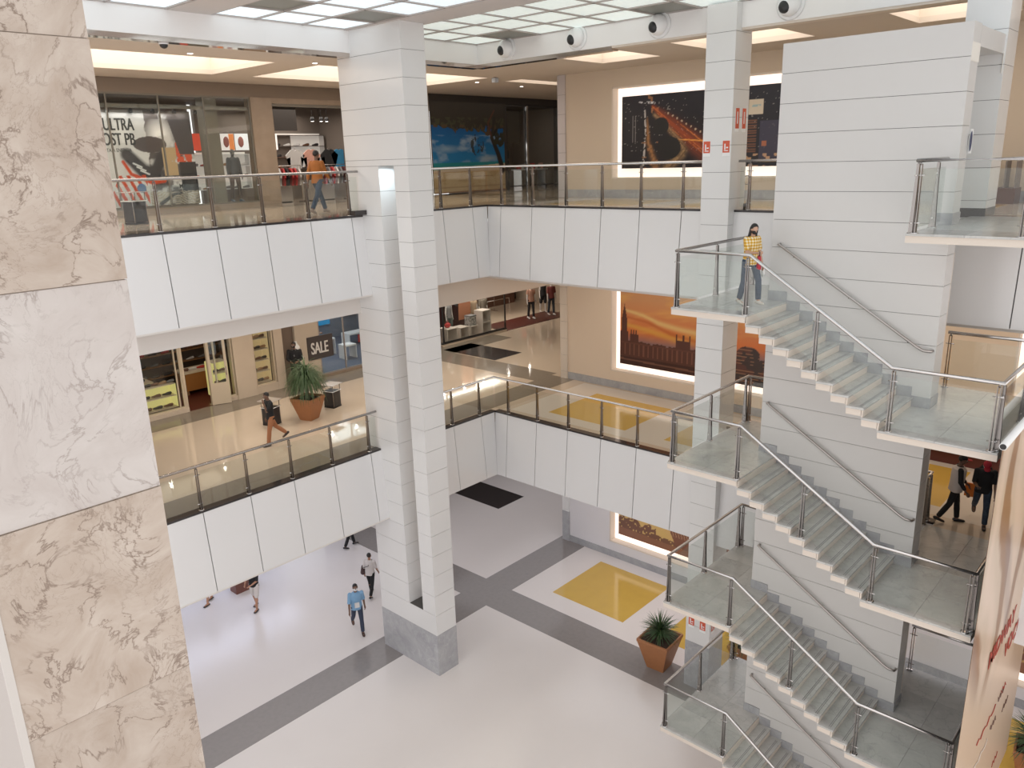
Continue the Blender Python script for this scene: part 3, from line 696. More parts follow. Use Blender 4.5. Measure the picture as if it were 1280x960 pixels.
# ================================================================== FIGURES
def capsule(bm, p0, p1, r0, r1, n=12, e0=1.0):
    """tapered capsule with round ends; e0 = depth flattening"""
    p0, p1 = Vector(p0), Vector(p1); d = (p1-p0); L = d.length or 1e-4; d.normalize()
    a = Vector((1, 0, 0)) if abs(d.x) < .8 else Vector((0, 1, 0)); u = (a-d*a.dot(d)).normalized(); v = d.cross(u)
    prof = [(-.95, .31), (-.7, .71), (-.35, .94)]
    st = [(p0+d*(t*r0), r0*s) for t, s in prof]+[(p0, r0), (p1, r1)]+[(p1-d*(t*r1), r1*s) for t, s in prof[::-1]]
    rings = [[bm.verts.new(c+(u*math.cos(t)+v*math.sin(t)*e0)*r) for t in [2*PI*k/n for k in range(n)]] for c, r in st]
    for a_, b_ in zip(rings, rings[1:]):
        for k in range(n): bm.faces.new((a_[k], a_[(k+1) % n], b_[(k+1) % n], b_[k]))
    bm.faces.new(rings[0][::-1]); bm.faces.new(rings[-1])
def loft(bm, st, n=16, right=None):
    """stations (center, rx, ry); rx along right, ry along front"""
    rings = []
    for i, (c, rx, ry) in enumerate(st):
        c = Vector(c); d = (Vector(st[min(i+1, len(st)-1)][0])-Vector(st[max(i-1, 0)][0])).normalized()
        u = (right-d*right.dot(d)).normalized(); v = d.cross(u)
        rings.append([bm.verts.new(c+u*math.cos(t)*rx+v*math.sin(t)*ry) for t in [2*PI*k/n for k in range(n)]])
    for a_, b_ in zip(rings, rings[1:]):
        for k in range(n): bm.faces.new((a_[k], a_[(k+1) % n], b_[(k+1) % n], b_[k]))
    bm.faces.new(rings[0][::-1]); bm.faces.new(rings[-1])
def remeshed(name, bm, m, parent, vox):
    bmesh.ops.recalc_face_normals(bm, faces=bm.faces[:])
    me = bpy.data.meshes.new(name+'_src'); bm.to_mesh(me); bm.free()
    o = bpy.data.objects.new(name+'_src', me); C.objects.link(o)
    md = o.modifiers.new('r', 'REMESH'); md.mode = 'VOXEL'; md.voxel_size = vox; md.use_smooth_shade = True
    sm = o.modifiers.new('s', 'SMOOTH'); sm.iterations = 2; sm.factor = .5
    dg = bpy.context.evaluated_depsgraph_get()
    me2 = bpy.data.meshes.new_from_object(o.evaluated_get(dg)); bpy.data.objects.remove(o); bpy.data.meshes.remove(me)
    me2.name = name; me2.materials.clear(); me2.materials.append(m)
    me2.polygons.foreach_set('use_smooth', [True]*len(me2.polygons))
    q = bpy.data.objects.new(name, me2); C.objects.link(q); q.parent = parent
    return q
def rotx(v, a): c, s = math.cos(a), math.sin(a); return Vector((v.x, v.y*c-v.z*s, v.y*s+v.z*c))
def rotz(v, a): c, s = math.cos(a), math.sin(a); return Vector((v.x*c-v.y*s, v.x*s+v.y*c, v.z))
SKIN = mat('skin_brown', (.36, .19, .12), .5); SKIN_D = mat('skin_dark', (.17, .09, .06), .5); SKIN_L = mat('skin_light', (.50, .30, .21), .5)
HAIR = mat('hair_black', (.016, .012, .011), .5)
def figure(name, label, loc, heading, H=1.75, legs=((20, 10), (-15, 20)), arms=((-15, 5, 15), (15, 5, 15)), lean=3, head=(0, 0), skin=None, top=None, sleeve=.5, bottom=None, shorts=False,
           shoes=None, hair='short', mask=None, cap=None, female=False, cat='person', group=None, vox=.011, face=True, barefoot=False, headless=False, kind=None, kneecut=False, build=1.0):
    """local axes: x = figure's right, y = forward, z = up. legs: (hip flexion, knee flexion); arms: (shoulder flexion, abduction, elbow flexion[, inward])"""
    r = thing(name, label, cat, loc, heading-PI/2, group)
    D = math.radians; s = H/1.75
    pel = Vector((0, 0, 0)); L = D(lean)
    up = rotx(Vector((0, 0, 1)), -L); rt = Vector((1, 0, 0)); fw = rotx(Vector((0, 1, 0)), -L)
    hipw = .088*s*(1.05 if female else 1); shw = (.150 if female else .172)*s*build; thigh, shin = .43*s, .42*s
    hips = [pel+rt*(-hipw), pel+rt*hipw]; knees = []; ankles = []; footd = []
    for i in (0, 1):
        hf, kf = legs[i][:2]
        td = rotx(Vector((0, 0, -1)), D(hf)); sd = rotx(Vector((0, 0, -1)), D(hf-kf))
        sp = Vector(((-1, 1)[i]*.03, 0, 0))
        knees.append(hips[i]+(td+sp).normalized()*thigh); ankles.append(knees[-1]+sd*shin)
        pitch = legs[i][2] if len(legs[i]) > 2 else (min(0, hf-kf)*.6)
        footd.append(rotx(Vector((0, 1, 0)), D(pitch)))
    soles = [a.z-.075*s+min(0, (f*.19*s).z) for a, f in zip(ankles, footd)]
    lift = Vector((0, 0, -min(soles))); pel += lift
    hips = [h+lift for h in hips]; knees = [k+lift for k in knees]; ankles = [a+lift for a in ankles]
    chest = pel+up*.33*s; shc = pel+up*.475*s; neck = shc+up*.075*s; hy, hp = D(head[1]), D(head[0])
    hup = rotx(Vector((0, 0, 1)), -L*.3-hp); hfw = rotz(rotx(Vector((0, 1, 0)), -L*.3-hp), hy); hrt = rotz(Vector((1, 0, 0)), hy)
    hc = neck+hup*.115*s+hfw*.012*s
    HM = Matrix((hrt, hrt.cross(hfw)*-1 if False else hfw, hrt.cross(hfw))).transposed().to_4x4()
    sh = [shc-rt*shw-up*.02*s, shc+rt*shw-up*.02*s]
    el, wr, hd = [], [], []
    for i in (0, 1):
        a = arms[i]; sx = (-1, 1)[i]; inw = a[3] if len(a) > 3 else 0
        ud = rotx(Vector((0, 0, -1)), D(a[0])); ud = Vector((ud.x+sx*math.sin(D(a[1])), ud.y, ud.z)).normalized()
        fd = rotx(Vector((0, 0, -1)), D(a[0]+a[2])); fd = Vector((fd.x+sx*math.sin(D(a[1]))*.6-sx*math.sin(D(inw)), fd.y, fd.z)).normalized()
        el.append(sh[i]+ud*.285*s); wr.append(el[-1]+fd*.245*s); hd.append(fd)
    # ---- body
    b = nb(); k = s
    loft(b, [(pel-up*.09*k, .06*k, .06*k), (pel-up*.05*k, .13*k, .09*k), (pel, .158*k, .105*k), (pel+up*.1*k, .135*k, .095*k), (pel+up*.2*k, .13*k*build, .092*k), (chest, .155*k*build, .105*k), (pel+up*.42*k, .165*k*build, .10*k), (shc, .12*k, .075*k), (shc+up*.03*k, .06*k, .055*k)], 20, rt)
    capsule(b, shc, neck+hup*.04*k, .052*k, .048*k)
    ell(b, hc+hup*.015*k, (.072*k, .088*k, .095*k), mtx=HM); ell(b, hc+hfw*.028*k-hup*.045*k, (.052*k, .055*k, .058*k), mtx=HM)
    if face:
        capsule(b, hc+hfw*.088*k+hup*.01*k, hc+hfw*.104*k-hup*.022*k, .008*k, .014*k, 8)
        for sx in (-1, 1):
            ell(b, hc+hrt*sx*.074*k-hup*.005*k, (.012*k, .02*k, .032*k), mtx=HM)
            ell(b, hc+hrt*sx*.03*k+hfw*.074*k+hup*.026*k, (.02*k, .012*k, .008*k), mtx=HM)
        ell(b, hc+hfw*.082*k-hup*.048*k, (.024*k, .010*k, .010*k), mtx=HM)
    for i in (0, 1):
        sx = (-1, 1)[i]
        capsule(b, sh[i], el[i], .050*k, .038*k); capsule(b, el[i], wr[i], .038*k, .026*k)
        f = hd[i]; side = rt-f*rt.dot(f); side.normalize(); pn = f.cross(side)
        pc = wr[i]+f*.045*k
        capsule(b, wr[i]+f*.01*k, wr[i]+f*.075*k, .028*k, .034*k, 10, .5)
        for q, (o_, ln) in enumerate(((-.026, .066), (-.009, .076), (.009, .072), (.026, .058))):
            st = wr[i]+f*.085*k+pn*o_*k; md_ = st+f*ln*.5*k+side*(-sx)*.008*k; en = md_+f*ln*.45*k+side*(-sx)*.022*k
            capsule(b, st, md_, .0105*k, .0095*k, 6); capsule(b, md_, en, .0095*k, .008*k, 6)
        fwv = pn if pn.y > 0 else -pn
        t0 = wr[i]+f*.03*k+fwv*.022*k; capsule(b, t0, t0+f*.035*k+fwv*.022*k, .013*k, .011*k, 6); capsule(b, t0+f*.035*k+fwv*.022*k, t0+f*.065*k+fwv*.024*k, .011*k, .009*k, 6)
        capsule(b, hips[i], knees[i], .082*k, .055*k); capsule(b, knees[i], ankles[i]+(knees[i]-ankles[i])*.0, .054*k, .036*k)
        capsule(b, knees[i]+(ankles[i]-knees[i])*.3-rotx(Vector((0, .018*k, 0)), 0), knees[i]+(ankles[i]-knees[i])*.55, .052*k, .042*k)
        fd = footd[i]; a = ankles[i]; dn = Vector((0, 0, -1))
        capsule(b, a+dn*.035*k-fd*.035*k, a+dn*.045*k+fd*.13*k, .036*k, .028*k)
    remeshed('body', b, skin or SKIN, r, vox)
    sc_ = 1.0
    if face and cat == 'person':
        for sx in (-1, 1):
            e = nb(); ell(e, hc+hrt*sx*.029*k+hfw*.080*k+hup*.012*k, (.013*k, .008*k, .008*k), mtx=HM, sub=1); eo = obj('eye', e, white_pl, r)
            e = nb(); ell(e, hc+hrt*sx*.029*k+hfw*.0865*k+hup*.012*k, (.006*k, .004*k, .006*k), mtx=HM, sub=1); obj('iris', e, HAIR, eo)
    # ---- top garment
    if top:
        g = nb(); e = .016*k
        loft(g, [(pel-up*.075*k, .165*k+e, .115*k+e), (pel, .160*k+e, .108*k+e), (pel+up*.1*k, .148*k*build+e, .10*k+e), (pel+up*.2*k, .145*k*build+e, .098*k+e), (chest, .160*k*build+e, .11*k+e), (pel+up*.42*k, .165*k*build+e, .105*k+e), (shc, .135*k+e*.6, .08*k+e), (shc+up*.04*k, .062*k+e, .058*k+e)], 20, rt)
        for i in (0, 1):
            n_ = sleeve
            if n_ > 0:
                t = min(n_*2, 1); capsule(g, sh[i], sh[i]+(el[i]-sh[i])*t*.6, .050*k+e*.8, .046*k+e*.7); loft(g, [(sh[i]+(el[i]-sh[i])*t*.2, .049*k+e*.8, .049*k+e*.8), (sh[i]+(el[i]-sh[i])*t, .045*k+e*.8, .045*k+e*.8)], 14, rt if abs((el[i]-sh[i]).normalized().x) < .9 else fw)
                if n_ > .5: capsule(g, sh[i]+(el[i]-sh[i])*.5, el[i], .046*k+e*.6, .040*k+e*.6)
            if n_ > .5: loft(g, [(el[i]+(el[i]-wr[i])*.1, .04*k+e, .04*k+e), (el[i]+(wr[i]-el[i])*(n_*2-1), .032*k+e*.6, .032*k+e*.6)], 14, rt if abs((wr[i]-el[i]).normalized().x) < .9 else fw)
        remeshed('shirt', g, top, r, vox*1.15)
    if bottom:
        g = nb(); e = .012*k
        loft(g, [(pel-up*.10*k, .08*k, .08*k), (pel-up*.06*k, .14*k+e, .10*k+e), (pel, .160*k+e, .108*k+e), (pel+up*.09*k, .138*k+e, .098*k+e)], 20, rt)
        for i in (0, 1):
            capsule(g, hips[i], knees[i], .086*k+e*.6, .060*k+e*.6)
            if shorts: loft(g, [(hips[i]+(knees[i]-hips[i])*.2, .09*k+e, .09*k+e), (hips[i]+(knees[i]-hips[i])*.95, .074*k+e, .074*k+e)], 14, rt)
            else: loft(g, [(knees[i]+(knees[i]-ankles[i])*.08, .05*k+e, .05*k+e), (knees[i]+(ankles[i]-knees[i])*.4, .058*k+e*.6, .060*k+e*.6), (ankles[i]+(knees[i]-ankles[i])*.06, .046*k+e, .046*k+e)], 14, rt)
        if shorts and False: pass
        remeshed('shorts' if shorts else 'trousers', g, bottom, r, vox*1.15)
    if shoes:
        for i in (0, 1):
            g = nb(); fd = footd[i]; a = ankles[i]; dn = rotx(Vector((0, 0, -1)), math.atan2(fd.z, fd.y))
            loft(g, [(a+dn*.035*k-fd*.085*k, .022*k, .02*k), (a+dn*.034*k-fd*.06*k, .042*k, .040*k), (a+dn*.032*k, .045*k, .045*k), (a+dn*.045*k+fd*.08*k, .048*k, .032*k), (a+dn*.05*k+fd*.15*k, .042*k, .025*k), (a+dn*.055*k+fd*.185*k, .02*k, .015*k)], 14, rt)
            so = remeshed('shoe', g, shoes, r, .009)
    if barefoot:
        for i in (0, 1):
            g = nb(); fd = footd[i]; a = ankles[i]; pz = a.z-.078*k
            vs = [(a+fd*y+Vector((x, 0, 0))) for x, y in ((-.04, -.08), (.04, -.08), (.052, .08), (.03, .185), (-.03, .185), (-.052, .08))]
            lo = [g.verts.new((v.x, v.y, pz)) for v in vs]; hi = [g.verts.new((v.x, v.y, pz+.018)) for v in vs]
            g.faces.new(lo[::-1]); g.faces.new(hi)
            for q in range(6): g.faces.new((lo[q], lo[(q+1) % 6], hi[(q+1) % 6], hi[q]))
            obj('sandal', g, black, r)
    # ---- hair / cap / mask
    if hair and not headless:
        g = nb()
        ell(g, hc+hup*.032*k-hfw*.016*k, (.081*k, .092*k, .092*k), mtx=HM)
        if hair == 'short':
            bmesh.ops.bisect_plane(g, geom=g.verts[:]+g.edges[:]+g.faces[:], plane_co=hc+hup*.012*k, plane_no=(hup*1.0-hfw*.85).normalized(), clear_inner=True)
            bmesh.ops.holes_fill(g, edges=g.edges[:])
            obj('hair', g, HAIR, r)
        else:
            for sx in (-1, 1):
                capsule(g, hc+hrt*sx*.062*k-hfw*.02*k+hup*.03*k, hc+hrt*sx*.075*k-hup*.20*k-hfw*.01*k, .034*k, .026*k)
            capsule(g, hc-hfw*.05*k, hc-hfw*.07*k-hup*.22*k, .07*k, .05*k)
            ob = remeshed('hair', g, HAIR, r, .012)
    if mask:
        g = nb(); ell(g, hc+hfw*.045*k-hup*.042*k, (.064*k, .062*k, .05*k), mtx=HM)
        mo = obj('face_mask', g, mask, r)
        g = nb()
        for sx in (-1, 1):
            tube(g, [hc+hrt*sx*.05*k+hfw*.07*k-hup*.03*k, hc+hrt*sx*.078*k+hfw*.01*k, hc+hrt*sx*.080*k-hfw*.012*k], .003*k, 5)
        obj('ear_loops', g, mask, mo)
    if cap:
        g = nb(); ell(g, hc+hup*.04*k-hfw*.004*k, (.086*k, .098*k, .088*k), mtx=HM)
        bmesh.ops.bisect_plane(g, geom=g.verts[:]+g.edges[:]+g.faces[:], plane_co=hc+hup*.035*k, plane_no=hup, clear_inner=True); bmesh.ops.holes_fill(g, edges=g.edges[:])
        co = obj('cap', g, cap[0], r); g = nb()
        ell(g, hc+hup*.042*k+hfw*.12*k, (.07*k, .075*k, .010*k), mtx=HM); obj('visor', g, cap[1], co)
    J = dict(r=r, hc=hc, hup=hup, hfw=hfw, hrt=hrt, wr=wr, el=el, sh=sh, pel=pel, chest=chest, hd=hd, up=up, fw=fw, rt=rt, ankles=ankles, k=k, shc=shc)
    return J
def check_mat():
    if 'check' in MATS: return MATS['check']
    m = bpy.data.materials.new('yellow_checked_cotton'); m.use_nodes = True; nt = m.node_tree; b = nt.nodes['Principled BSDF']; b.inputs['Roughness'].default_value = .8
    tc = nt.nodes.new('ShaderNodeTexCoord'); cols = []
    last = None
    for ax, sc__ in (('X', 11), ('Z', 11)):
        w = nt.nodes.new('ShaderNodeTexWave'); w.bands_direction = ax; w.inputs['Scale'].default_value = sc__*.5; nt.links.new(tc.outputs['Object'], w.inputs['Vector']); cols.append(w)
    a = nt.nodes.new('ShaderNodeMath'); a.operation = 'ADD'; nt.links.new(cols[0].outputs['Fac'], a.inputs[0]); nt.links.new(cols[1].outputs['Fac'], a.inputs[1])
    cr = nt.nodes.new('ShaderNodeValToRGB'); e = cr.color_ramp.elements; e[0].position = .2; e[0].color = (.75, .68, .55, 1); e[1].position = .8; e[1].color = (.50, .25, .02, 1)
    x = cr.color_ramp.elements.new(.5); x.color = (.70, .46, .09, 1)
    d = nt.nodes.new('ShaderNodeMath'); d.operation = 'MULTIPLY'; d.inputs[1].default_value = .5; nt.links.new(a.outputs[0], d.inputs[0]); nt.links.new(d.outputs[0], cr.inputs[0]); nt.links.new(cr.outputs[0], b.inputs['Base Color'])
    MATS['check'] = m; return m
def cloth(n, c, r=.85): return mat('cloth_'+n, c, r)
jeans = mat('denim_blue', (.028, .045, .075), .85, noise=(25, .6, (.055, .085, .13)))
blackc = cloth('black', (.012, .012, .014)); whitec = cloth('white', (.66, .64, .63))
maskw = cloth('mask_white', (.75, .75, .75)); maskb = cloth('mask_black', (.02, .02, .02))
def hdg(dx, dy): return math.atan2(dy, dx)
# woman on the stairs
J = figure('person', 'woman in yellow checked shirt and ripped jeans coming down the stairs, holding a red bag', (14.45, 7.02, LV['A']), hdg(-.45, -.9), 1.62, legs=((22, 18), (-6, 12)), arms=((-5, 14, 18), (20, 8, 75, 15)), lean=4, head=(16, -12),
           skin=SKIN_L, top=check_mat(), sleeve=.42, bottom=jeans, shoes=cloth('shoe_cream', (.62, .56, .5)), hair='long', mask=maskb, female=True)
bm = nb(); c = J['wr'][0]; w = J['r'].matrix_basis
def place_world(J, local): return J['r'].matrix_basis @ Vector(local)
p = place_world(J, J['wr'][1]+J['hd'][1]*.08)
bm = nb(); hexa(bm, [(-.10, -.03, -.30), (.10, -.03, -.30), (.10, .03, -.30), (-.10, .03, -.30), (-.08, -.02, -.06), (.08, -.02, -.06), (.08, .02, -.06), (-.08, .02, -.06)])
t = thing('handbag', 'small red bag carried by the woman on the stairs', 'bag', p, .6); obj('pouch', bm, cloth('red_bag', (.42, .03, .05)), t)
bm = nb(); tube(bm, [(-.05, 0, -.07), (-.03, 0, .02), (.03, 0, .02), (.05, 0, -.07)], .008, 6); obj('strap', bm, black, t)
p = place_world(J, J['wr'][0]+J['hd'][0]*.1)
t = thing('plastic_bag', 'small white bag held by the woman on the stairs', 'bag', p, .3); bm = nb(); ell(bm, (.03, 0, -.09), (.06, .035, .10)); obj('pouch', bm, cloth('bag_white', (.72, .70, .68)), t)
# upper gallery man
figure('person', 'man in rust orange sweater and jeans walking away on the upper gallery', (13.0, 19.1, L2Z), hdg(.9, .25), 1.80, legs=((27, 4), (-25, 10)), arms=((-22, 8, 12), (18, 8, 15)), lean=3, skin=SKIN_D,
       top=cloth('rust', (.33, .115, .025)), sleeve=.85, bottom=jeans, shoes=cloth('shoe_grey', (.3, .25, .22)))
# guard and walker, middle gallery
J = figure('person', 'security guard in black with hands clasped, standing by the brown pier', (15.1, 24.6, L1Z), hdg(-.62, -.78), 1.80, legs=((2, 2), (-2, 2)), arms=((14, 10, 62, 42), (14, 10, 62, 42)), lean=0, head=(5, -15), skin=SKIN_D, top=blackc, sleeve=.95, bottom=blackc, shoes=black, mask=maskb, build=1.12)
bm = nb(); q = J['chest']+J['fw']*.135
tube(bm, [J['shc']+Vector((-.06, .07, .03)), q+Vector((0, .01, -.06)), J['shc']+Vector((.06, .07, .03))], .006, 5); obj('lanyard', bm, whitec, J['r'])
figure('person', 'man in black t-shirt and tan trousers on the phone, walking along the middle gallery', (11.3, 20.05, L1Z), hdg(-1.0, .12), 1.66, legs=((16, 6), (-26, 22)), arms=((40, 14, 128, 10), (-8, 6, 20)), lean=2, head=(12, 0), skin=SKIN_D, top=blackc, sleeve=.5, bottom=cloth('tan_trousers', (.36, .15, .07)), shoes=cloth('shoe_dark', (.05, .04, .04)))
# the capped pair
J = figure('person', 'person in black cap and white vest holding an orange folder, by the right landing', (17.83, 3.72, L1Z), hdg(.35, -.93), 1.60, legs=((10, 5), (-14, 16)), arms=((12, 6, 30), (5, 5, 25)), lean=4, head=(10, 0), skin=SKIN_D, top=blackc, sleeve=.9, bottom=blackc, shoes=black, cap=(blackc, cloth('cap_red', (.40, .03, .03))))
g = nb(); k = J['k']; pel, up, rt = J['pel'], J['up'], J['rt']
loft(g, [(pel-up*.09, .19, .14), (pel+up*.1, .178, .135), (J['chest'], .19, .145), (pel+up*.42, .185, .135), (J['shc'], .15, .11), (J['shc']+up*.03, .09, .085)], 20, rt); remeshed('vest', g, cloth('vest_white', (.58, .52, .49)), J['r'], .013)
p = place_world(J, J['wr'][0]+J['hd'][0]*.12)
localize(tag(bobj('folder', (p.x-.02, p.x+.01, p.y-.11, p.y+.11, p.z-.18, p.z+.12), cloth('folder_orange', (.75, .20, .03))), 'bright orange folder in the hand of the person in the white vest', 'folder'), p)
J = figure('person', 'man in red cap and black t-shirt looking down at his phone, by the right landing', (18.0, 3.24, L1Z), hdg(-.95, -.25), 1.62, legs=((10, 4), (-30, 22)), arms=((-6, 8, 22), (10, 6, 82, 15)), lean=8, head=(38, 0), skin=SKIN_D, top=blackc, sleeve=.5, bottom=jeans, shoes=black, cap=(cloth('cap_red2', (.38, .02, .035)), cloth('cap_red2', (.38, .02, .035))), mask=maskw)
g = nb(); ell(g, J['pel']+J['up']*.3-J['fw']*.17, (.14, .08, .2)); obj('backpack', g, blackc, J['r'])
p = place_world(J, J['wr'][1]+J['hd'][1]*.13)
localize(tag(bobj('phone', (p.x-.05, p.x+.05, p.y-.03, p.y+.03, p.z, p.z+.012), black), 'small black phone held by the man in the red cap', 'phone'), p)
# ground floor
J = figure('person', 'man in light blue shirt and white face mask walking across the ground floor', (12.86, 18.9, 0), hdg(-.45, -.9), 1.80, legs=((14, 6), (-22, 24)), arms=((-14, 10, 12), (14, 10, 14)), lean=2, skin=SKIN_D, top=cloth('light_blue', (.20, .36, .55)), sleeve=.5, bottom=cloth('navy', (.035, .045, .08)), shoes=cloth('shoe_brown', (.06, .035, .03)), mask=maskw, build=1.05)
obj_b = nb(); box(obj_b, -.075, .075, 0, .012, -.09, .09); q = J['pel']+J['up']*.12+J['fw']*.128; bm = obj_b
bm.transform(Matrix.Translation(q)) if hasattr(bm, 'transform') else bmesh.ops.transform(bm, matrix=Matrix.Translation(q), verts=bm.verts)
obj('chest_badge', bm, whitec, J['r'])
J = figure('person', 'person in white shirt with a dark shoulder bag walking away beside the twin column', (14.55, 20.4, 0), hdg(.85, .5), 1.66, legs=((16, 5), (-18, 14)), arms=((-8, 8, 20), (12, 8, 18)), lean=2, skin=SKIN, top=cloth('offwhite', (.60, .56, .55)), sleeve=.5, bottom=blackc, shoes=black)
g = nb(); capsule(g, J['pel']+Vector((-.24, -.06, .02)), J['pel']+Vector((-.22, -.02, .22)), .085, .07, 10, .6)
bag = tag(obj('shoulder_bag', g, cloth('bag_brown', (.06, .035, .035))), 'dark brown shoulder bag worn by the person in the white shirt', 'bag'); bag.data.transform(J['r'].matrix_basis)
g = nb(); tube(g, [J['pel']+Vector((-.23, -.04, .26)), J['shc']+Vector((-.03, .12, .02)), J['shc']+Vector((.1, .02, .05)), J['chest']+Vector((0, -.14, 0)), J['pel']+Vector((-.2, -.1, .22))], .010, 6); g_ = obj('strap', g, black, bag); g_.data.transform(J['r'].matrix_basis)
figure('person', 'person in black trousers half hidden by the parapet beside the twin column', (16.25, 23.9, 0), hdg(1, -.2), 1.74, legs=((16, 4), (-14, 10)), skin=SKIN_D, top=blackc, sleeve=.9, bottom=blackc, shoes=black)
figure('person', 'person in white shorts, black top and flip-flops, head hidden by the parapet', (11.5, 22.75, 0), hdg(-.8, -.5), 1.72, legs=((14, 4), (-8, 8)), arms=((25, 5, 55, 25), (25, 5, 55, 25)), skin=mat('skin_tan', (.42, .22, .14), .5), top=blackc, sleeve=.5, bottom=cloth('white_shorts', (.62, .58, .56)), shorts=True, barefoot=True)
figure('person', 'person of whom only the feet show under the lower parapet', (10.62, 24.35, 0), hdg(-.9, -.3), 1.7, legs=((14, 5), (-10, 10)), skin=mat('skin_tan', (.42, .22, .14), .5), top=blackc, bottom=cloth('grey_shorts', (.3, .28, .3)), shorts=True, barefoot=True)
# ================================================================== PLANTS
terracotta = mat('terracotta', (.36, .15, .06), .5, noise=(6, .4, (.30, .12, .05))); soil = mat('soil', (.05, .03, .02), .95, noise=(30, .6, (.1, .06, .04)))
leafm = mat('leaf_green', (.05, .095, .035), .5, noise=(6, .6, (.10, .16, .06))); bark = mat('bark', (.16, .11, .07), .9)
def plant(label, loc, rz, ph, pw, bw, lh, droop, n, stemh, llen, group=None):
    r = thing('potted_plant', label, 'plant', loc, rz, group)
    bm = nb(); a, b = bw/2, pw/2; t = .045
    rings = [[bm.verts.new((sx*w, sy*w, z)) for sx, sy in ((-1, -1), (1, -1), (1, 1), (-1, 1))] for w, z in ((a, 0), (b-.012, ph-.09), (b, ph-.085), (b, ph), (b-t, ph), (b-t-.02, ph-.12))]
    for p, q in zip(rings, rings[1:]):
        for k in range(4): bm.faces.new((p[k], p[(k+1) % 4], q[(k+1) % 4], q[k]))
    bm.faces.new(rings[0][::-1]); bm.faces.new(rings[-1]); pot = obj('pot', bm, terracotta, r)
    bm = nb(); w = b-t-.02; rr = random.Random(3)
    vs = [[bm.verts.new((-w+2*w*i/8, -w+2*w*j/8, ph-.07+rr.uniform(-.012, .012))) for i in range(9)] for j in range(9)]
    for j in range(8):
        for i in range(8): bm.faces.new((vs[j][i], vs[j][i+1], vs[j+1][i+1], vs[j+1][i]))
    obj('soil', bm, soil, r)
    bm = nb(); tube(bm, [(0, 0, ph-.09), (.01, 0, ph+stemh*.5), (0, .01, ph+stemh)], [.07, .045, .04], 8); obj('stem', bm, bark, r)
    bm = nb(); rr = random.Random(int(loc[0]*10))
    for i in range(n):
        th = rr.uniform(0, 2*PI); el = rr.uniform(-.2, 1.45); L = llen*rr.uniform(.75, 1.1); p = Vector((0, 0, ph+stemh+rr.uniform(-.12, .05)))
        d = Vector((math.cos(th)*math.cos(el), math.sin(th)*math.cos(el), math.sin(el))); side = Vector((-math.sin(th), math.cos(th), 0)); w = .014
        prev = None
        for s_ in range(6):
            ww = w*(1-(s_/5)**2*.9); q = (bm.verts.new(p-side*ww), bm.verts.new(p+side*ww))
            if prev: bm.faces.new((prev[0], prev[1], q[1], q[0]))
            prev = q; p = p+d*L/5; d = (d+Vector((0, 0, -droop*.28))).normalized()
    fo = obj('foliage', bm, leafm, r, recalc=False); fo['kind'] = 'stuff'
    return r
plant('ponytail palm in a square terracotta pot beside the lowest left landing', (17.5, 10.68, 0), .06, .98, .98, .52, 1, .55, 340, .18, .62)
plant('tall drooping palm in a square terracotta pot on the middle gallery', (13.35, 21.25, L1Z), .35, .74, .78, .42, 1, 2.1, 620, .62, 1.0)
plant('potted plant half hidden behind the lowest left landing', (19.35, 9.0, 0), .1, .5, .7, .4, 1, .6, 260, .1, .55)
plant('potted palm at the lower right corner, on the yellow floor by the banner', (19.45, 1.72, 0), .1, .8, .8, .5, 1, .6, 260, .25, .75)
# ================================================================== SMALL THINGS
def bin_(label, loc, rz, tray=True, group=None):
    r = thing('litter_bin', label, 'bin', loc, rz)
    bobj('base', (-.2, .2, -.2, .2, 0, .04), black, r)
    bm = nb()
    for sx in (-1, 1):
        for sy in (-1, 1): tube(bm, [(sx*.19, sy*.19, .03), (sx*.19, sy*.19, .78)], .011, 6)
    f = obj('frame', bm, steel_dark, r); f['kind'] = 'stuff'
    bm = nb(); n = 16
    pr = [(.19, .05), (.2, .1), (.2, .5), (.195, .56)]
    rings = [[bm.verts.new((max(-w, min(w, 1.35*w*math.cos(2*PI*k/n))), max(-w, min(w, 1.35*w*math.sin(2*PI*k/n))), z)) for k in range(n)] for w, z in pr]
    for p, q in zip(rings, rings[1:]):
        for k in range(n): bm.faces.new((p[k], p[(k+1) % n], q[(k+1) % n], q[k]))
    bm.faces.new(rings[0][::-1]); bm.faces.new(rings[-1]); obj('liner', bm, mat('bin_black', (.03, .028, .03), .35), r)
    bm = nb(); P = [(-.215, -.215), (.215, -.215), (.215, .215), (-.215, .215), (-.215, -.215)]
    for zz in (.57,): tube(bm, [(x, y, zz) for x, y in P], .013, 6)
    obj('rim', bm, white_pl, r)
    bobj('glass_top', (-.27, .27, -.27, .27, .78, .795), mat('tray_top', (.45, .40, .36), .12), r)
    return r
bin_('black litter bin with a glass top right of the palm, middle gallery', (14.6, 21.75, L1Z), .3)
bin_('black litter bin with a glass top behind the man on the phone', (12.3, 21.75, L1Z), .3)
bin_('black litter bin behind the upper railing next to the marble pillar', (8.72, 20.9, L2Z), .25)
# nozzles in the fascia
for lab, y in (('round white air nozzle on the fascia, nearest the inner corner', 16.02), ('round white air nozzle on the fascia, second from the inner corner', 13.56), ('round white air nozzle on the fascia just left of the square column', 11.1), ('round white air nozzle on the fascia right of the square column', 7.89)):
    r = thing('air_nozzle', lab, 'air nozzle', (17.5, y, R_(2.97)))
    bm = nb(); lathe(bm, (0, 0, 0), [(.30, 0.0), (.31, -.02), (.28, -.035)], 24, axis='X'); obj('flange', bm, white_pl, r)
    bm = nb(); ell(bm, (-.08, 0, 0), (.17, .24, .24), sub=3); obj('ball', bm, white_pl, r)
    bm = nb(); ell(bm, (-.19, .05, -.05), (.085, .135, .135), sub=3); obj('throat', bm, black, r)
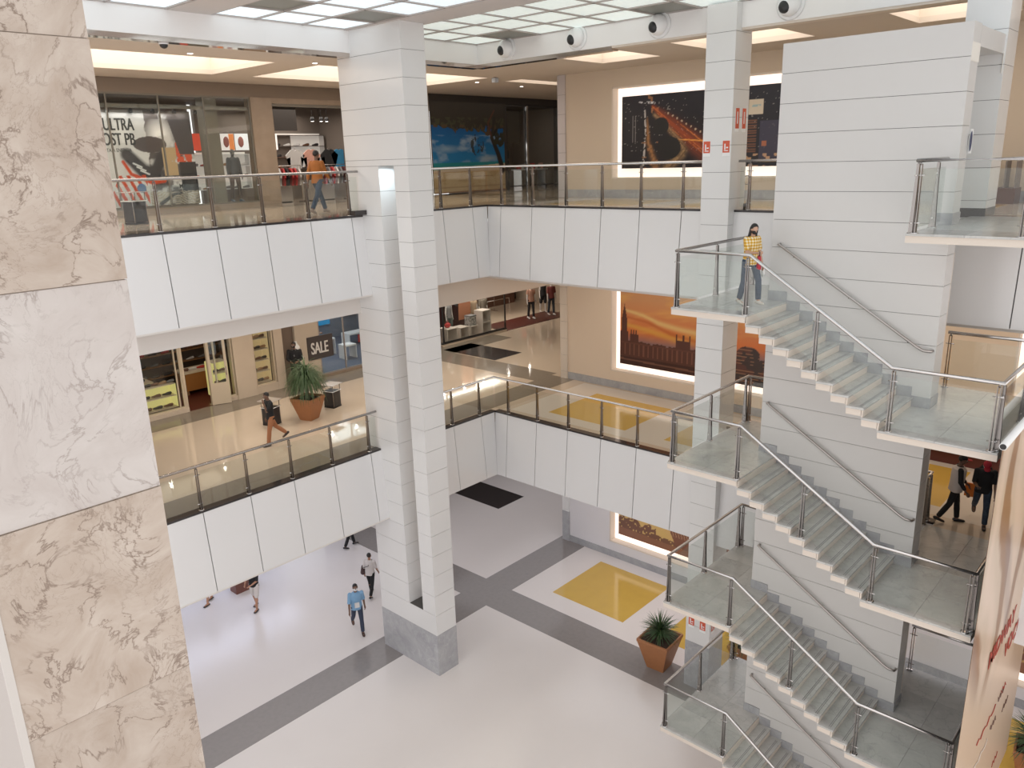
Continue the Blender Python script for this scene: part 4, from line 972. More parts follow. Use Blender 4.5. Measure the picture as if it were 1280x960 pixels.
# dome camera, small ceiling lamps, projector
r = thing('dome_camera', 'black dome camera under the left fascia beam', 'camera', (8.37, 17.4, R_(2.56))); bm = nb(); lathe(bm, (0, 0, 0), [(.10, 0), (.10, -.03), (.085, -.035)], 16); obj('mount', bm, white_pl, r)
bm = nb(); ell(bm, (0, 0, -.04), (.085, .085, .08)); obj('dome', bm, black, r)
r = thing('ceiling_speaker', 'small grey projector unit hanging near the long cove, upper gallery', 'projector', (20.6, 19.45, CZ)); bobj('housing', (-.09, .09, -.07, .07, -.16, -.02), mat('unit_grey', (.5, .55, .62), .4), r)
bm = nb(); tube(bm, [(0, 0, -.02), (0, 0, 0)], .02); obj('bracket', bm, black, r)
dl = None
for kk, (x, y, z) in enumerate(((9.9, 19.3, CZ), (13.4, 19.3, CZ), (16.5, 19.3, CZ), (21.2, 20.9, CZ), (23.9, 21.2, CZ))):
    if dl is None:
        dl = thing('downlight', 'small round recessed ceiling downlight above the sports shop window', 'downlight', (x, y, z), group='upper gallery downlights')
        bm = nb(); lathe(bm, (0, 0, 0), [(.09, 0.01), (.09, -.012), (.07, -.014)], 16); obj('trim_ring', bm, white_pl, dl)
        bm = nb(); lathe(bm, (0, 0, 0), [(.065, -.013), (.06, -.018)], 16); obj('lens', bm, mat('downlight_glow', (1, .93, .85), emit=6), dl)
    else: c = copy_tree(dl); c.location = (x, y, z); c['label'] = 'small round recessed ceiling downlight ' + ('', 'just left of the twin column', 'hidden behind the twin column', 'above the beach mural, by the hanging projector', 'above the dark shop right of the beach mural')[kk]
dm = None
for ix in range(9):
    for iy in range(3):
        x, y = 9.0+1.9*ix, 19.6+1.7*iy
        if dm is None:
            dm = thing('downlight', 'small round recessed downlight in the middle gallery ceiling', 'downlight', (x, y, 10.56), group='middle gallery downlights')
            bm = nb(); lathe(bm, (0, 0, 0), [(.09, 0.005), (.09, -.012), (.07, -.014)], 16); obj('trim_ring', bm, white_pl, dm)
            bm = nb(); lathe(bm, (0, 0, 0), [(.07, -.013), (.06, -.018)], 16); obj('lens', bm, mat('downlight_hot', (1, .90, .78), emit=25), dm)
            sl = bpy.data.lights.new('downlight_beam', 'SPOT'); sl.energy = 52; sl.color = (1, .90, .78); sl.spot_size = 2.6; sl.spot_blend = .8; sl.shadow_soft_size = .07
            so = bpy.data.objects.new('beam', sl); C.objects.link(so); so.parent = dm; so.location = (0, 0, -.05)
        else: c = copy_tree(dm); c.location = (x, y, 10.56)
# fire signs
redm = mat('sign_red', (.62, .10, .045), .4)
def fire_sign(label, loc, face, hose=False, tall=False):
    r = thing('fire_sign', label, 'sign', loc); h = .17 if not tall else .26; w = .09
    n = (-1, 0) if face == 'X' else (0, -1)
    def b(name, u0, u1, z0, z1, d0, d1, m, par):
        if face == 'X': return bobj(name, (-d1, -d0, -u1, -u0, z0, z1), m, par)
        return bobj(name, (u0, u1, -d1, -d0, z0, z1), m, par)
    pl = b('plate', -w, w, -h, h, 0, .006, white_pl, r); b('red_field', -w+.004, w-.004, -h+.075, h-.004, .006, .008, redm, r)
    if not tall:
        b('pictogram', -.045, -.015, -.03, .10, .008, .010, white_pl, r); b('pictogram', .0, .05, .0, .03, .008, .010, white_pl, r); b('pictogram', -.05, .05, -.06, -.04, .008, .010, white_pl, r)
    else: b('pictogram', -.02, .02, -.08, .18, .008, .010, white_pl, r)
fire_sign('red fire equipment sign, left one on the front of the square column, upper gallery', (17.25, 9.60, R_(.11)), 'X')
fire_sign('red fire equipment sign, right one on the front of the square column, upper gallery', (17.25, 9.11, R_(.11)), 'X')
fire_sign('tall red fire sign, left one on the shaded side of the square column', (17.48, 8.99, R_(.72)), 'Y', tall=True)
fire_sign('tall red fire sign, right one on the shaded side of the square column', (17.80, 8.99, R_(.72)), 'Y', tall=True)
fire_sign('red fire sign low on the square column near the terracotta planter, left', (17.25, 9.54, R_(-12.33)), 'X')
fire_sign('red fire sign low on the square column near the terracotta planter, right', (17.25, 9.20, R_(-12.36)), 'X')
fire_sign('red fire sign low on the side of the square column', (17.42, 8.99, R_(-12.36)), 'Y')
for kk, (x, z) in enumerate([(9.9, 2.72), (10.7, 2.72), (12.7, 2.72), (14.25, 2.72), (17.4, 2.75), (18.6, 2.75), (19.8, 2.75), (23.6, 2.5), (24.9, 2.5), (26.2, 2.5), (28.0, 2.5), (29.6, 2.5)]):
    t = thing('spotlight', 'bright shop spotlight behind the middle gallery windows, %s from the left' % ['first', 'second', 'third', 'fourth', 'fifth', 'sixth', 'seventh', 'eighth', 'ninth', 'tenth', 'eleventh', 'twelfth'][kk], 'spotlight', (x, 26.15, L1Z+z), group='shop window spotlights')
    bm = nb(); lathe(bm, (0, 0, 0), [(.05, 0), (.06, .03), (.05, .14)], 12); tube(bm, [(0, 0, .13), (0, 0, 10.45-L1Z-z)], .008, 5); obj('can', bm, black, t)
    bm = nb(); ell(bm, (0, 0, -.01), (.045, .045, .03), sub=1); obj('bulb', bm, mat('bulb_hot', (1, .92, .82), emit=70), t)
# paper dispenser on the doorway edge of the stair wall
t = thing('paper_notice', 'white leaflet holder with dark blue oval on the edge of the stair wall', 'holder', (15.66, 3.76, R_(.1))); bobj('sheet', (0, .14, -.02, 0, -.22, .18), white_pl, t)
bm = nb(); ell(bm, (.0, -.03, -.02), (.06, .012, .17)); obj('oval', bm, mat('dark_blue', (.05, .06, .12), .4), t)
t = thing('round_loop', 'thin grey hose loop hanging beside the square column', 'hose', (18.03, 8.95, R_(-.62))); bm = nb(); tube(bm, [(0, -.1*math.cos(a), .1*math.sin(a)) for a in [2*PI*k/16 for k in range(17)]], .012, 6); obj('loop', bm, steel_dark, t)
# brown information stand and desk beyond the stairs
t = thing('wooden_desk', 'dark wooden desk beyond the top right landing', 'desk', (21.6, 4.4, L2Z)); bobj('cabinet', (-.3, .3, -.35, .35, 0, .35), mat('dark_wood', (.09, .035, .025), .4), t)
for k in range(3): bobj('upright', (-.25, .2, -.33+.22*k, -.30+.22*k, .35, .95), mat('rack_grey', (.22, .19, .18), .4), t)
t = thing('wooden_bench', 'long dark red wooden bench by the wall right of the stairs, middle gallery', 'bench', (21.6, 4.6, L1Z)); bobj('seat', (-.25, .25, -1.2, 1.2, .30, .42), mat('bench_red', (.12, .03, .02), .4), t); bobj('support', (-.2, .2, -1.1, 1.1, 0, .30), mat('bench_red', (.12, .03, .02), .4), t)
for k, cc in enumerate(((.03, .02, .02), (.6, .42, .25), (.25, .12, .06))):
    q = tag(localize(bobj('cushion', (21.4, 21.75, 5.5-.4*k, 5.8-.4*k, L1Z+.42, L1Z+.62), cloth('cush%d' % k, cc)), (21.6, 5.6-.4*k, L1Z+.42)), ('black', 'tan', 'brown')[k]+' cushion on the dark red bench right of the stairs', 'cushion')
t = thing('wooden_bench', 'brown wooden bench under the lower parapet on the ground floor', 'bench', (11.9, 24.3, 0), 0)
for k in range(4): bobj('seat_slat', (-.4, .4, -.24+.125*k, -.13+.125*k, .38, .42), mat('bench_brown', (.16, .06, .045), .4), t)
bobj('side_panel', (-.4, .4, -.22, .22, 0, .38), mat('bench_brown', (.16, .06, .045), .4), t)
# banner hung from the right end of the stairs
def bannerfn(U, V):
    X = U*4.9; Z = -V*9.2+9.2                       # Z: metres below the tube
    n = fbm(X, Z*.55, 1.3, 31); c = np.zeros(U.shape+(3,))+np.array([.50, .40, .30])
    w = np.sin(5*X+2.2*np.sin(Z*.9+X)+3*n); edge = np.clip((4.6-.75*X*0-Z+1.2*np.sin(X*1.1)), 0, 1)
    c = lay(c, (.62, .50, .40), np.clip(n*1.6-.5, 0, 1)*.8)
    hair = np.clip(w*2.2-.3, 0, 1)*edge
    c = lay(c, (.24, .12, .055), hair*.9); c = lay(c, (.66, .52, .42), np.clip(-w*1.3-.5, 0, 1)*edge*.8)
    c = lay(c, (.20, .16, .17), np.clip(np.sin(3*X-1.3*Z)*2-1.3, 0, 1)*edge*.6*(Z > 2))
    c = lay(c, (.60, .47, .36), np.clip((Z-3.4-(X-1.2)*-.0)-X*.0, 0, 1)*np.clip(1-edge, 0, 1))
    return c
t = thing('hanging_banner', 'tall beige printed banner with flowing brown hair and red lettering, right of the stairs', 'banner', (13.2, 2.2, R_(-4.36)))
printed('cloth', bannerfn, 130, 240, lambda u, v: (.0+5.75*u, 0, -9.2+9.2*v), t, .01)
bm = nb(); tube(bm, [(-.12, -.02, .03), (5.9, -.02, .03)], .055, 12); tb = obj('white_tube', bm, white_pl, t)
bm = nb(); tube(bm, [(-.121, -.02, .03), (-.125, -.02, .03)], .045, 12); obj('tube_end', bm, black, tb)
MX = Matrix.Rotation(PI/2, 4, 'X')
def txt(s, x, z, size, m, sx=1, par=t, y=-.012): textobj(s, size, m, par, Matrix.Translation((x, y, z)) @ MX, sx=sx)
inkr = mat('ink_red', (.38, .05, .03), .5); inkw = mat('ink_white', (.68, .62, .56), .5); inkb = mat('ink_brown', (.16, .09, .07), .5)
txt('MIDWAY', 1.55, -4.75, .50, inkr, 1.05); txt('VOC\u00ca', 3.1, -5.35, .50, inkr, 1.0)
rr = random.Random(5)
for k in range(7):                                  # illegible handwritten-like scribbles
    bm = nb(); x0, z0 = rr.uniform(.6, 4.2), rr.uniform(-8.6, -6.2); P = [(x0+.06*i, -.014, z0+.08*math.sin(i*2.1+k)) for i in range(9)]
    tube(bm, P, .007, 4); obj('scribble', bm, inkr if k % 2 else inkb, t)
for k in range(3):
    bm = nb(); P = [(.9+.35*k+.16*i, -.014, -7.6+.6*k+.06*math.sin(i*2.3)) for i in range(10)]; tube(bm, P, .009, 4); obj('scribble', bm, (inkr, inkw, inkr)[k], t)
#==SECTION4==
ORD = ['first', 'second', 'third', 'fourth', 'fifth', 'sixth', 'seventh', 'eighth', 'ninth', 'tenth', 'eleventh']
# ================================================================== SHOP FRONTS (facade plane Y = 25.2)
FY = 25.2
stone_br = mat('brown_limestone', (.25, .19, .14), .4, noise=(2.2, .6, (.32, .25, .19)))
stone_cr = mat('cream_limestone', (.60, .50, .39), .35, noise=(1.6, .5, (.55, .45, .35)))
gold_fr = mat('champagne_frame', (.60, .50, .37), .35)
dark_in = mat('dark_interior', (.045, .038, .034), .7); dark_br = mat('dark_brown_interior', (.10, .07, .055), .7)
burg = mat('burgundy_floor', (.085, .018, .012), .35); woodd = mat('wood_display', (.28, .14, .06), .5)
def rect_struct(name, m, *boxes):
    bm = nb()
    for b in boxes: box(bm, *b)
    return struct(name, bm, m)
# outer facade masses. upper level
rect_struct('wall_left', mat('brown_bulkhead', (.20, .155, .12), .5), (-8, 20.0, FY, FY+.25, 16.62, 17.03))
rect_struct('wall_left', stone_br, (-8, 8.6, FY, FY+.3, L2Z, 16.62), (14.78, 15.58, FY-.05, FY+.35, L2Z+.001, 16.62), (20.0, 22.75, FY, FY+.3, L2Z, 17.03), (15.58, 20.0, FY+.01, FY+.3, 16.45, 16.62))
rect_struct('wall_left', dark_in, (22.75, 31.5, FY+.02, FY+.3, 16.75, 17.03), (31.0, 34, FY, FY+.3, L2Z, 17.03), (27.1, 27.3, FY, FY+.3, L2Z, 16.75))
bm = nb()
for b in ((8.6, 14.78, 29.6, 29.8, L2Z, 17.2), (15.0, 20.5, 29.6, 29.8, L2Z, 17.2), (8.5, 8.6, FY+.3, 29.6, L2Z, 17.2), (20.5, 20.6, FY+.3, 29.6, L2Z, 17.2), (27.0, 36, 28.6, 28.8, L2Z, 17.2), (31.4, 31.5, FY+.3, 28.6, L2Z, 17.2)): box(bm, *b)
struct('wall_shop', bm, mat('shop_back_wall', (.20, .165, .14), .7))
rect_struct('ceiling', dark_in, (8.6, 20.5, FY+.3, 29.6, 16.66, 16.75))
rect_struct('ceiling', dark_in, (22.8, 31.6, FY+.3, 29.6, 16.7, 16.78))
# base kerb of the sports shop window
rect_struct('trim_7', mat('kerb_stone', (.26, .21, .165), .3), (8.6, 14.78, FY-.06, FY+.3, L2Z+.001, L2Z+.16))
def window(name, label, x0, x1, z0, z1, fr, mull=(), t=.05, y=FY):
    r = thing(name, label, None, (x0, y, z0), kind='structure')
    bm = nb(); w, h = x1-x0, z1-z0
    for b in ((0, w, 0, .06, 0, t), (0, w, 0, .06, h-t, h), (0, t, 0, .06, t, h-t), (w-t, w, 0, .06, t, h-t)): box(bm, *b)
    bmesh.ops.remove_doubles(bm, verts=bm.verts, dist=1e-5)
    obj('window_frame', bm, fr, r)
    xs = [t]+[m for m in mull]+[w-t]
    for m in mull: bobj('mullion', (m-.02, m+.02, 0, .06, t, h-t), fr, r)
    for a, b in zip(xs, xs[1:]): bobj('pane', (a+.005, b-.005, .02, .035, t, h-t), shopglass, r)
    return r
window('window_1', 'tall sports shop window on the upper gallery', 8.6, 14.78, L2Z+.16, 16.62, mat('olive_metal', (.16, .145, .12), .4), (1.55, 3.1, 4.55))
bobj_ = lambda *a, **k: bobj(*a, **k)
tag(bobj('glass_transom', (8.7, 14.7, FY+.08, FY+.2, 16.2, 16.3), mat('olive_metal', (.16, .145, .12), .4)), kind='structure')
tag(bobj('interior_pier', (13.25, 13.72, FY+.25, FY+.7, L2Z, 16.6), mat('olive_pier', (.20, .175, .14), .5)), kind='structure')
# sports poster (flat print + lettering)
def sportfn(U, V):
    X = U*3.6; Y = V*2.85                 # metres, x from 9.25
    c = np.zeros(U.shape+(3,))+np.array([.66, .64, .63]); n = fbm(X, Y, 3, 41); n2 = vnoise(X, Y, 16, 42)
    c = lay(c, (.30, .29, .29), np.clip((Y-2.45)*3, 0, 1))
    r = (X > 2.0+.2*n)
    c = lay(c, (.10, .085, .085), r*np.clip((n-.30)*6, 0, 1))
    c = lay(c, (.70, .66, .64), np.clip(1.3-np.hypot((X-2.55)/.42, (Y-2.1)/.45), 0, 1)*1.5*(Y > 1.6)*(Y < 2.6))
    c = lay(c, (.09, .07, .07), (np.hypot((X-2.2)/.52, (Y-1.85)/.24) < 1)*1.0)
    c = lay(c, (.045, .04, .045), seg(X, Y, [(1.45, 1.55), (1.9, 1.05), (2.2, .95)], .16, .22))
    c = lay(c, (.05, .045, .05), seg(X, Y, [(2.2, .95), (2.55, 1.5)], .14, .16))
    for k in range(3): c = lay(c, (.75, .75, .75), seg(X, Y, [(1.6+.1*k, 1.30-.11*k), (1.85+.1*k, 1.18-.11*k)], .018, .018))
    c = lay(c, (.60, .07, .025), seg(X, Y, [(1.3, 1.35), (1.5, .98), (2.1, .70), (2.5, .75)], .04, .05))
    c = lay(c, (.60, .08, .03), (X < 1.95)*(X > .55)*(Y < .95)*(Y > .0)*(np.abs(((X*2.1+Y*.9) % .5)-.25) < .12)*(X > .9-.5*(.5-Y)))
    c = lay(c, (.10, .18, .35), (np.hypot(X-1.75, Y-.55) < .14)*1.0)
    c = lay(c, (.52, .36, .20), ((X > 2.55) & (X < 3.0) & (Y > .9) & (Y < 1.75) & (n > .35))*1.0)
    c = lay(c, (.62, .09, .04), ((X > 3.0) & (X < 3.5) & (Y > 1.3) & (Y < 1.9) & (n2 > .2))*1.0)
    c = lay(c, (.07, .06, .065), ((X > 2.85+.25*(2.6-Y)) & (Y > 1.55) & (Y < 2.6))*1.0); c = lay(c, (.035, .032, .035), ((X > 3.05) & (Y < 1.3) & (Y > .35))*1.0)
    c = lay(c, (.45, .38, .30), ((Y < .42) & (X > 2.0) & (((Y*18+np.sin(X*5)) % 1) > .3))*.9)
    c = lay(c, (.09, .085, .085), seg(X, Y, [(2.3, .05), (2.75, .32), (3.0, .36)], .05, .03))
    for cx in (.55, 1.45, 2.45): c = lay(c, (.86, .84, .83), np.clip(1.1-np.hypot((X-cx)/.36, (Y-2.15)/.42), 0, 1)*.8*(Y > 1.9)*(X < 1.75))
    return c
t = thing('window_poster', 'big white running shoe poster with black lettering in the sports shop window', 'poster', (9.25, FY+.42, 13.3))
printed('print', sportfn, 170, 135, lambda u, v: (3.6*u, 0, 2.85*v), t, .03)
ink = mat('ink_black', (.03, .03, .03), .5)
def flat(s, x, z, size, m, par, sx=.62, y=-.006): return textobj(s, size, m, par, Matrix.Translation((x, y, z)) @ MX, sx=sx, depth=.003)
for dx in (-.008, .008): flat('ULTRA', .86+dx, 2.27, .50, ink, t, .60, -.006-dx*.1); flat('BOOST PB', .38+dx, 1.84, .50, ink, t, .60, -.006-dx*.1)
flat('SINTA A ENERGIA', .70, 1.64, .15, ink, t, .76)
flat('MAIS', 2.95, .50, .20, ink, t, .8)
for k in range(5):
    s_ = thing('spotlight', 'black spotlight above the shoe poster, number %s from the pillar' % ('one', 'two', 'three', 'four', 'five')[k], 'spotlight', (10.3+.68*k, FY+.36, 16.19), group='spotlights above the shoe poster')
    bm = nb(); lathe(bm, (0, 0, -.12), [(.05, .0), (.06, .05), (.05, .12)], 10); obj('can', bm, black, s_)
    bobj('arm', (-.012, .012, -.012, .012, -.02, .03), black, s_)
area('shop_lamp', (12, 27.6, 16.5), 3, 55, (1, .93, .85)); area('shop_lamp', (17.8, 27.6, 16.4), 3.5, 75, (1, .90, .80)); area('poster_lamp', (11, FY+.33, 16.1), 3.4, 14, (1, .97, .93), rot=(-.25, 0, 0), sy=.05)
mann_w = mat('mannequin_white', (.68, .65, .62), .35)
def mannequin(label, loc, h, top, bottom, H=1.8, legs=((6, 3), (-6, 5)), arms=((-4, 12, 8), (6, 12, 10)), sleeve=.5, shorts=False, shoes=None, skin=None, group=None, female=False):
    return figure('mannequin', label, loc, h, H, legs, arms, 0, (0, 0), skin or mann_w, top, sleeve, bottom, shorts, shoes, hair=None, cat='mannequin', group=group, vox=.018, face=False, female=female)
dn = -PI/2
mannequin('grey hooded mannequin in the sports shop window', (14.35, 25.95, L2Z+.16), dn, cloth('grey_top', (.16, .16, .165)), cloth('brown_track', (.13, .10, .085)), sleeve=1.0, shoes=cloth('shoe_blue', (.1, .14, .2)), skin=mat('mannequin_grey', (.20, .19, .18), .4))
# display plinth, shelves, products
def shelf_unit(label, x0, x1, y, z0, levels, step, m, back=None, depth=.35, cat='shelf', group=None):
    r = thing('display_shelf', label, cat, (x0, y, z0)); w = x1-x0; h = levels*step
    if back: bobj('back_panel', (0, w, depth-.02, depth, 0, h+.1), back, r)
    for k in range(levels+1): bobj('shelf_board', (0, w, 0, depth-.02, k*step, k*step+.025), m, r)
    for xx in (0, w-.03): bobj('upright', (xx, xx+.03, 0, depth-.02, .025, h), m, r)
    return r
shoe_me = None
def shoe(x, y, z, rz, m, label, group):
    global shoe_me
    if shoe_me is None:
        bm = nb(); loft(bm, [((0, -.14, .045), .025, .035), ((0, -.11, .055), .04, .055), ((0, -.02, .05), .042, .048), ((0, .06, .035), .048, .034), ((0, .13, .028), .04, .026), ((0, .16, .02), .015, .012)], 12, Vector((1, 0, 0)))
        bmesh.ops.recalc_face_normals(bm, faces=bm.faces[:])
        for f in bm.faces: f.smooth = True
        me = bpy.data.meshes.new('shoe'); bm.to_mesh(me); bm.free(); shoe_me = me
    me = shoe_me.copy(); me.materials.append(m); o = bpy.data.objects.new('shoe', me); C.objects.link(o); o.location = (x, y, z+.0); o.rotation_euler = (0, 0, rz)
    return tag(o, label, 'shoe', group)
shoecols = [cloth('s_black', (.03, .025, .025), .4), cloth('s_brown', (.14, .06, .03), .4), cloth('s_tan', (.35, .2, .1), .5), cloth('s_white', (.6, .58, .56)), cloth('s_grey', (.2, .19, .19)), cloth('s_red', (.4, .04, .03))]
shoenames = ['black', 'brown', 'tan', 'white', 'grey', 'red']
su = shelf_unit('white wall shelving with sports shoes seen through the window', 14.3, 16.7, 28.9, 13.6, 3, .42, white_pl, back=mat('lit_back', (.75, .70, .64), .5, emit=.25))
rr = random.Random(9)
for k in range(3):
    for i in range(6):
        c = rr.randrange(6); shoe(14.5+.4*i, 29.05, 13.625+.42*k, 1.4+rr.uniform(-.3, .3), shoecols[c], 'small %s sports shoe on the white shop shelving, %s shelf' % (shoenames[c], ('bottom', 'middle', 'top')[k])+', '+ORD[i]+' from left', 'sports shoes on the white shelving')
for x0, x1, cc, lab in ((14.3, 15.0, (.55, .06, .03), 'red lit sign board above the sports shelving'), (15.55, 16.1, (.80, .74, .70), 'white and orange lit board above the sports shelving'), (16.15, 16.7, (.80, .80, .80), 'white lit board right of the orange one'), (17.3, 17.95, (.78, .76, .73), 'white lit board inside the open sports shop')):
    t = thing('display_board', lab, 'sign board', (x0, 28.85, 15.02)); m_ = mat('board%d' % int(x0*10), cc, .5, emit=.5); bobj('panel', (0, x1-x0, 0, .04, 0, .6), m_, t)
    if x0 > 15: bm = nb(); ell(bm, ((x1-x0)*.4, -.01, .3), (.12, .01, .2)); obj('figure_print', bm, mat('pink_print', (.5, .2, .17), .6), t)
    if x0 == 15.55: bobj('orange_field', ((x1-x0)*.62, (x1-x0)-.01, -.012, 0, .01, .59), mat('orange_print', (.75, .25, .08), .5, emit=.4), t)
# open shop: lintel, dark panel, rail, clothes
tag(bobj('lintel_track', (15.6, 20, FY+.05, FY+.2, 16.36, 16.45), mat('olive_metal', (.16, .145, .12), .4)), kind='structure')
rect_struct('wall_partition', dark_in, (16.2, 17.7, 27.0, 27.1, 15.65, 16.6))
rect_struct('wall_partition', mat('taupe_panel', (.20, .165, .14), .6), (17.9, 18.9, 29.4, 29.55, L2Z, 15.6))
garment_me = {}
def garment(x, y, z, rz, m, label, group=None, w=.48, h=.66, name='hanging_shirt'):
    bm = nb(); a = w/2
    out = [(-a, -h), (a, -h), (a*.95, -.28), (a+.13, -.34), (a+.17, -.22), (a*.7, -.02), (.09, 0), (0, -.05), (-.09, 0), (-a*.7, -.02), (-a-.17, -.22), (-a-.13, -.34), (-a*.95, -.28)]
    f = [bm.verts.new((p[0], -.03, p[1])) for p in out]; b = [bm.verts.new((p[0], .03, p[1])) for p in out]
    bm.faces.new(f); bm.faces.new(b[::-1]); n = len(out)
    for k in range(n): bm.faces.new((f[k], f[(k+1) % n], b[(k+1) % n], b[k]))
    bmesh.ops.triangulate(bm, faces=[q for q in bm.faces if len(q.verts) > 4]); bmesh.ops.recalc_face_normals(bm, faces=bm.faces[:])
    r = thing(name, label, 'shirt', (x, y, z), rz, group); obj('garment', bm, m, r)
    bm = nb(); tube(bm, [(-.14, 0, -.03), (0, 0, .03), (.14, 0, -.03)], .006, 5); tube(bm, [(0, 0, .02), (0, 0, .08)], .004, 5); h_ = obj('hanger', bm, steel, r); h_['kind'] = 'stuff'
    return r
def rack(label, x0, x1, y, z, top, group, cols, names, gl):
    r = thing('clothes_rack', label, 'clothes rack', (x0, y, z)); w = x1-x0; bm = nb(); tube(bm, [(0, 0, 0.02), (0, 0, top), (w, 0, top), (w, 0, 0.02)], .016, 8); obj('rail', bm, steel, r)
    for xx in (0, w): bobj('foot', (xx-.03, xx+.03, -.25, .25, 0, .03), steel, r)
    n = len(cols)
    for i in range(n): garment(x0+.12+(w-.24)*i/(n-1), y, z+top-.085, 1.25, cols[i], (gl % names[i])+', '+ORD[i]+' from its left', group, .42, .62)
cm = lambda c: cloth('gar_%s' % c, dict(red=(.50, .05, .05), white=(.62, .6, .58), grey=(.22, .21, .21), black=(.03, .03, .032), pink=(.70, .38, .30), blue=(.06, .30, .55), maroon=(.12, .03, .03), orange=(.5, .2, .08), khaki=(.3, .24, .17))[c])
c1 = ['orange', 'white', 'white', 'red', 'black', 'red', 'red', 'white']; rack('steel clothes rack left of the man in rust orange', 15.95, 17.35, 26.5, L2Z, 1.32, None, [cm(c) for c in c1], c1, '%s garment on the rack left of the man in rust orange')
c2 = ['white', 'grey', 'red', 'grey', 'red', 'white', 'grey', 'maroon']; rack('steel clothes rack right of the man in rust orange', 17.9, 19.4, 26.5, L2Z, 1.32, None, [cm(c) for c in c2], c2, '%s garment on the rack right of the man in rust orange')
for x, c in ((18.2, 'white'), (18.95, 'pink'), (19.8, 'black'), (20.3, 'blue')): garment(x, 28.1, 15.0, 0, cm(c), '%s t-shirt shown flat at the back of the open sports shop' % c, None, .50, .72)
for k, (x0, w_) in enumerate(((16.0, 1.1), (17.9, 1.1))):
    t = thing('display_plinth', 'low grey plinth under the %s clothes rack' % ('left', 'right')[k], 'plinth', (x0, 26.8, L2Z)); bobj('block', (0, w_, 0, .5, .03, .75), mat('plinth_grey', (.36, .33, .30), .5), t); bobj('kick_base', (.03, w_-.03, .03, .5, 0, .03), black, t)
gr = shelf_unit('back wall grid shelving with shoes in the open sports shop', 18.0, 20.4, 29.2, 14.3, 3, .42, steel, back=mat('lit_back', (.75, .70, .64), .5, emit=.25))
for k in range(3):
    for i in range(5):
        c = rr.randrange(6); shoe(18.2+.45*i, 29.3, 14.325+.42*k, 1.5, shoecols[c], 'small %s shoe on the grid shelving of the open shop, %s shelf' % (shoenames[c], ('bottom', 'middle', 'top')[k])+', '+ORD[i]+' from left', 'shoes on the grid shelving')
for k, x in enumerate((18.4, 18.8, 19.05)):
    s_ = thing('track_spotlight', 'black track spotlight, %s of three over the clothes racks' % ('left', 'middle', 'right')[k], 'spotlight', (x, 27.0, 16.65)); bm = nb(); tube(bm, [(0, 0, 0), (0, 0, -.5)], .008, 5); obj('drop_rod', bm, black, s_)
    bm = nb(); lathe(bm, (0, 0, -.65), [(.07, 0), (.075, .08), (.05, .16)], 10); obj('can', bm, black, s_); bm = nb(); lathe(bm, (0, 0, -.655), [(.055, 0), (.05, .006)], 10); obj('lens', bm, mat('downlight_glow', (1, .93, .85), emit=6), s_)
# ---- beach hoarding
def beachfn(U, V):
    X = U*4.3; Y = V*3.6; n = fbm(X, Y*2, 1.7, 51); n2 = fbm(X, Y, 6, 52); s = np.clip((Y-1.05)/1.8, 0, 1)[..., None]
    c = np.array([.02, .20, .42])*(1-s)+np.array([.004, .075, .26])*s
    c = lay(c, (.30, .40, .50), np.clip((n-.52)*4, 0, 1)*.75*(Y < 2.3)*(Y > 1.2)); c = lay(c, (.22, .34, .46), np.clip(1-np.hypot((X-.8)/1.0, (Y-1.75)/.2), 0, 1)); 
    c = lay(c, (.30, .38, .44), np.clip(1-np.hypot((X-3.3)/.9, (Y-1.35)/.18), 0, 1))
    c = lay(c, (.02, .22, .24), (Y < 1.2)*1.0); c = lay(c, (.25, .45, .42), (Y < 1.02+.02*X)*.8); c = lay(c, (.55, .46, .34), (Y < .92+.05*X)*1.0)
    c = lay(c, (.46, .32, .16), (Y < .84)*1.0); c = lay(c, (.55, .42, .24), ((Y < .8) & (n > .5))*.5)
    c = lay(c, (.28, .17, .08), ((np.abs(Y-.62) < .015) & (X > 2.2) & (X < 3.5) & (n2 > .45))*.8); c = lay(c, (.25, .15, .07), (np.abs(Y-.22) < .03)*.5)
    top = 2.98-.5*n2-.22*np.exp(-((X-1.6)/1.2)**2)-.5*np.clip((X-1.8)/1.5, 0, 1)*n2
    c = lay(c, (.035, .028, .02), (Y > top)*1.0); c = lay(c, (.055, .06, .03), ((Y > top) & (n2 > .55) & (Y < 3.0))*.9); c = lay(c, (.12, .05, .025), ((Y > top) & (n2 > .63) & (Y < 2.7))*.5)
    c = lay(c, (.025, .02, .018), seg(X, Y, [(4.15, .85), (3.9, 1.5), (3.5, 2.2), (3.7, 3.0)], .13, .06)); c = lay(c, (.10, .035, .02), seg(X, Y, [(3.5, 2.2), (3.3, 2.8), (3.7, 3.3)], .04, .03))
    c = lay(c, (.03, .03, .02), seg(X, Y, [(3.5, 2.2), (3.9, 2.6), (4.2, 3.0)], .04, .02)+((np.hypot((X-3.95)/.4, (Y-2.2)/.4) < 1)&(n2 > .5))*1.0)
    c = lay(c, (.03, .03, .02), ((np.hypot((X-2.6)/.4, (Y-1.9)/.45) < 1)&(n2 > .53))*.9)
    return c
t = thing('printed_hoarding', 'tropical beach mural with a leaning dark tree covering a shop front', 'mural', (22.78, FY-.05, L2Z+.02)); printed('print', beachfn, 240, 200, lambda u, v: (4.32*u, 0, 3.66*v), t, .04)
bobj('board', (.02, 4.3, .04, .09, .02, 3.64), dark_br, t)
bobj('timber_foot', (0, 4.3, -.06, 0, 0, .05), woodd, t)
window('window_2', 'dark shop front with chrome door post right of the beach mural', 27.3, 31.0, L2Z+.1, 16.72, mat('black_frame', (.03, .028, .028), .3), (1.35, ))
tag(bobj('chrome_post', (28.62, 28.74, FY-.06, FY-.005, L2Z, 16.7), steel), kind='structure')
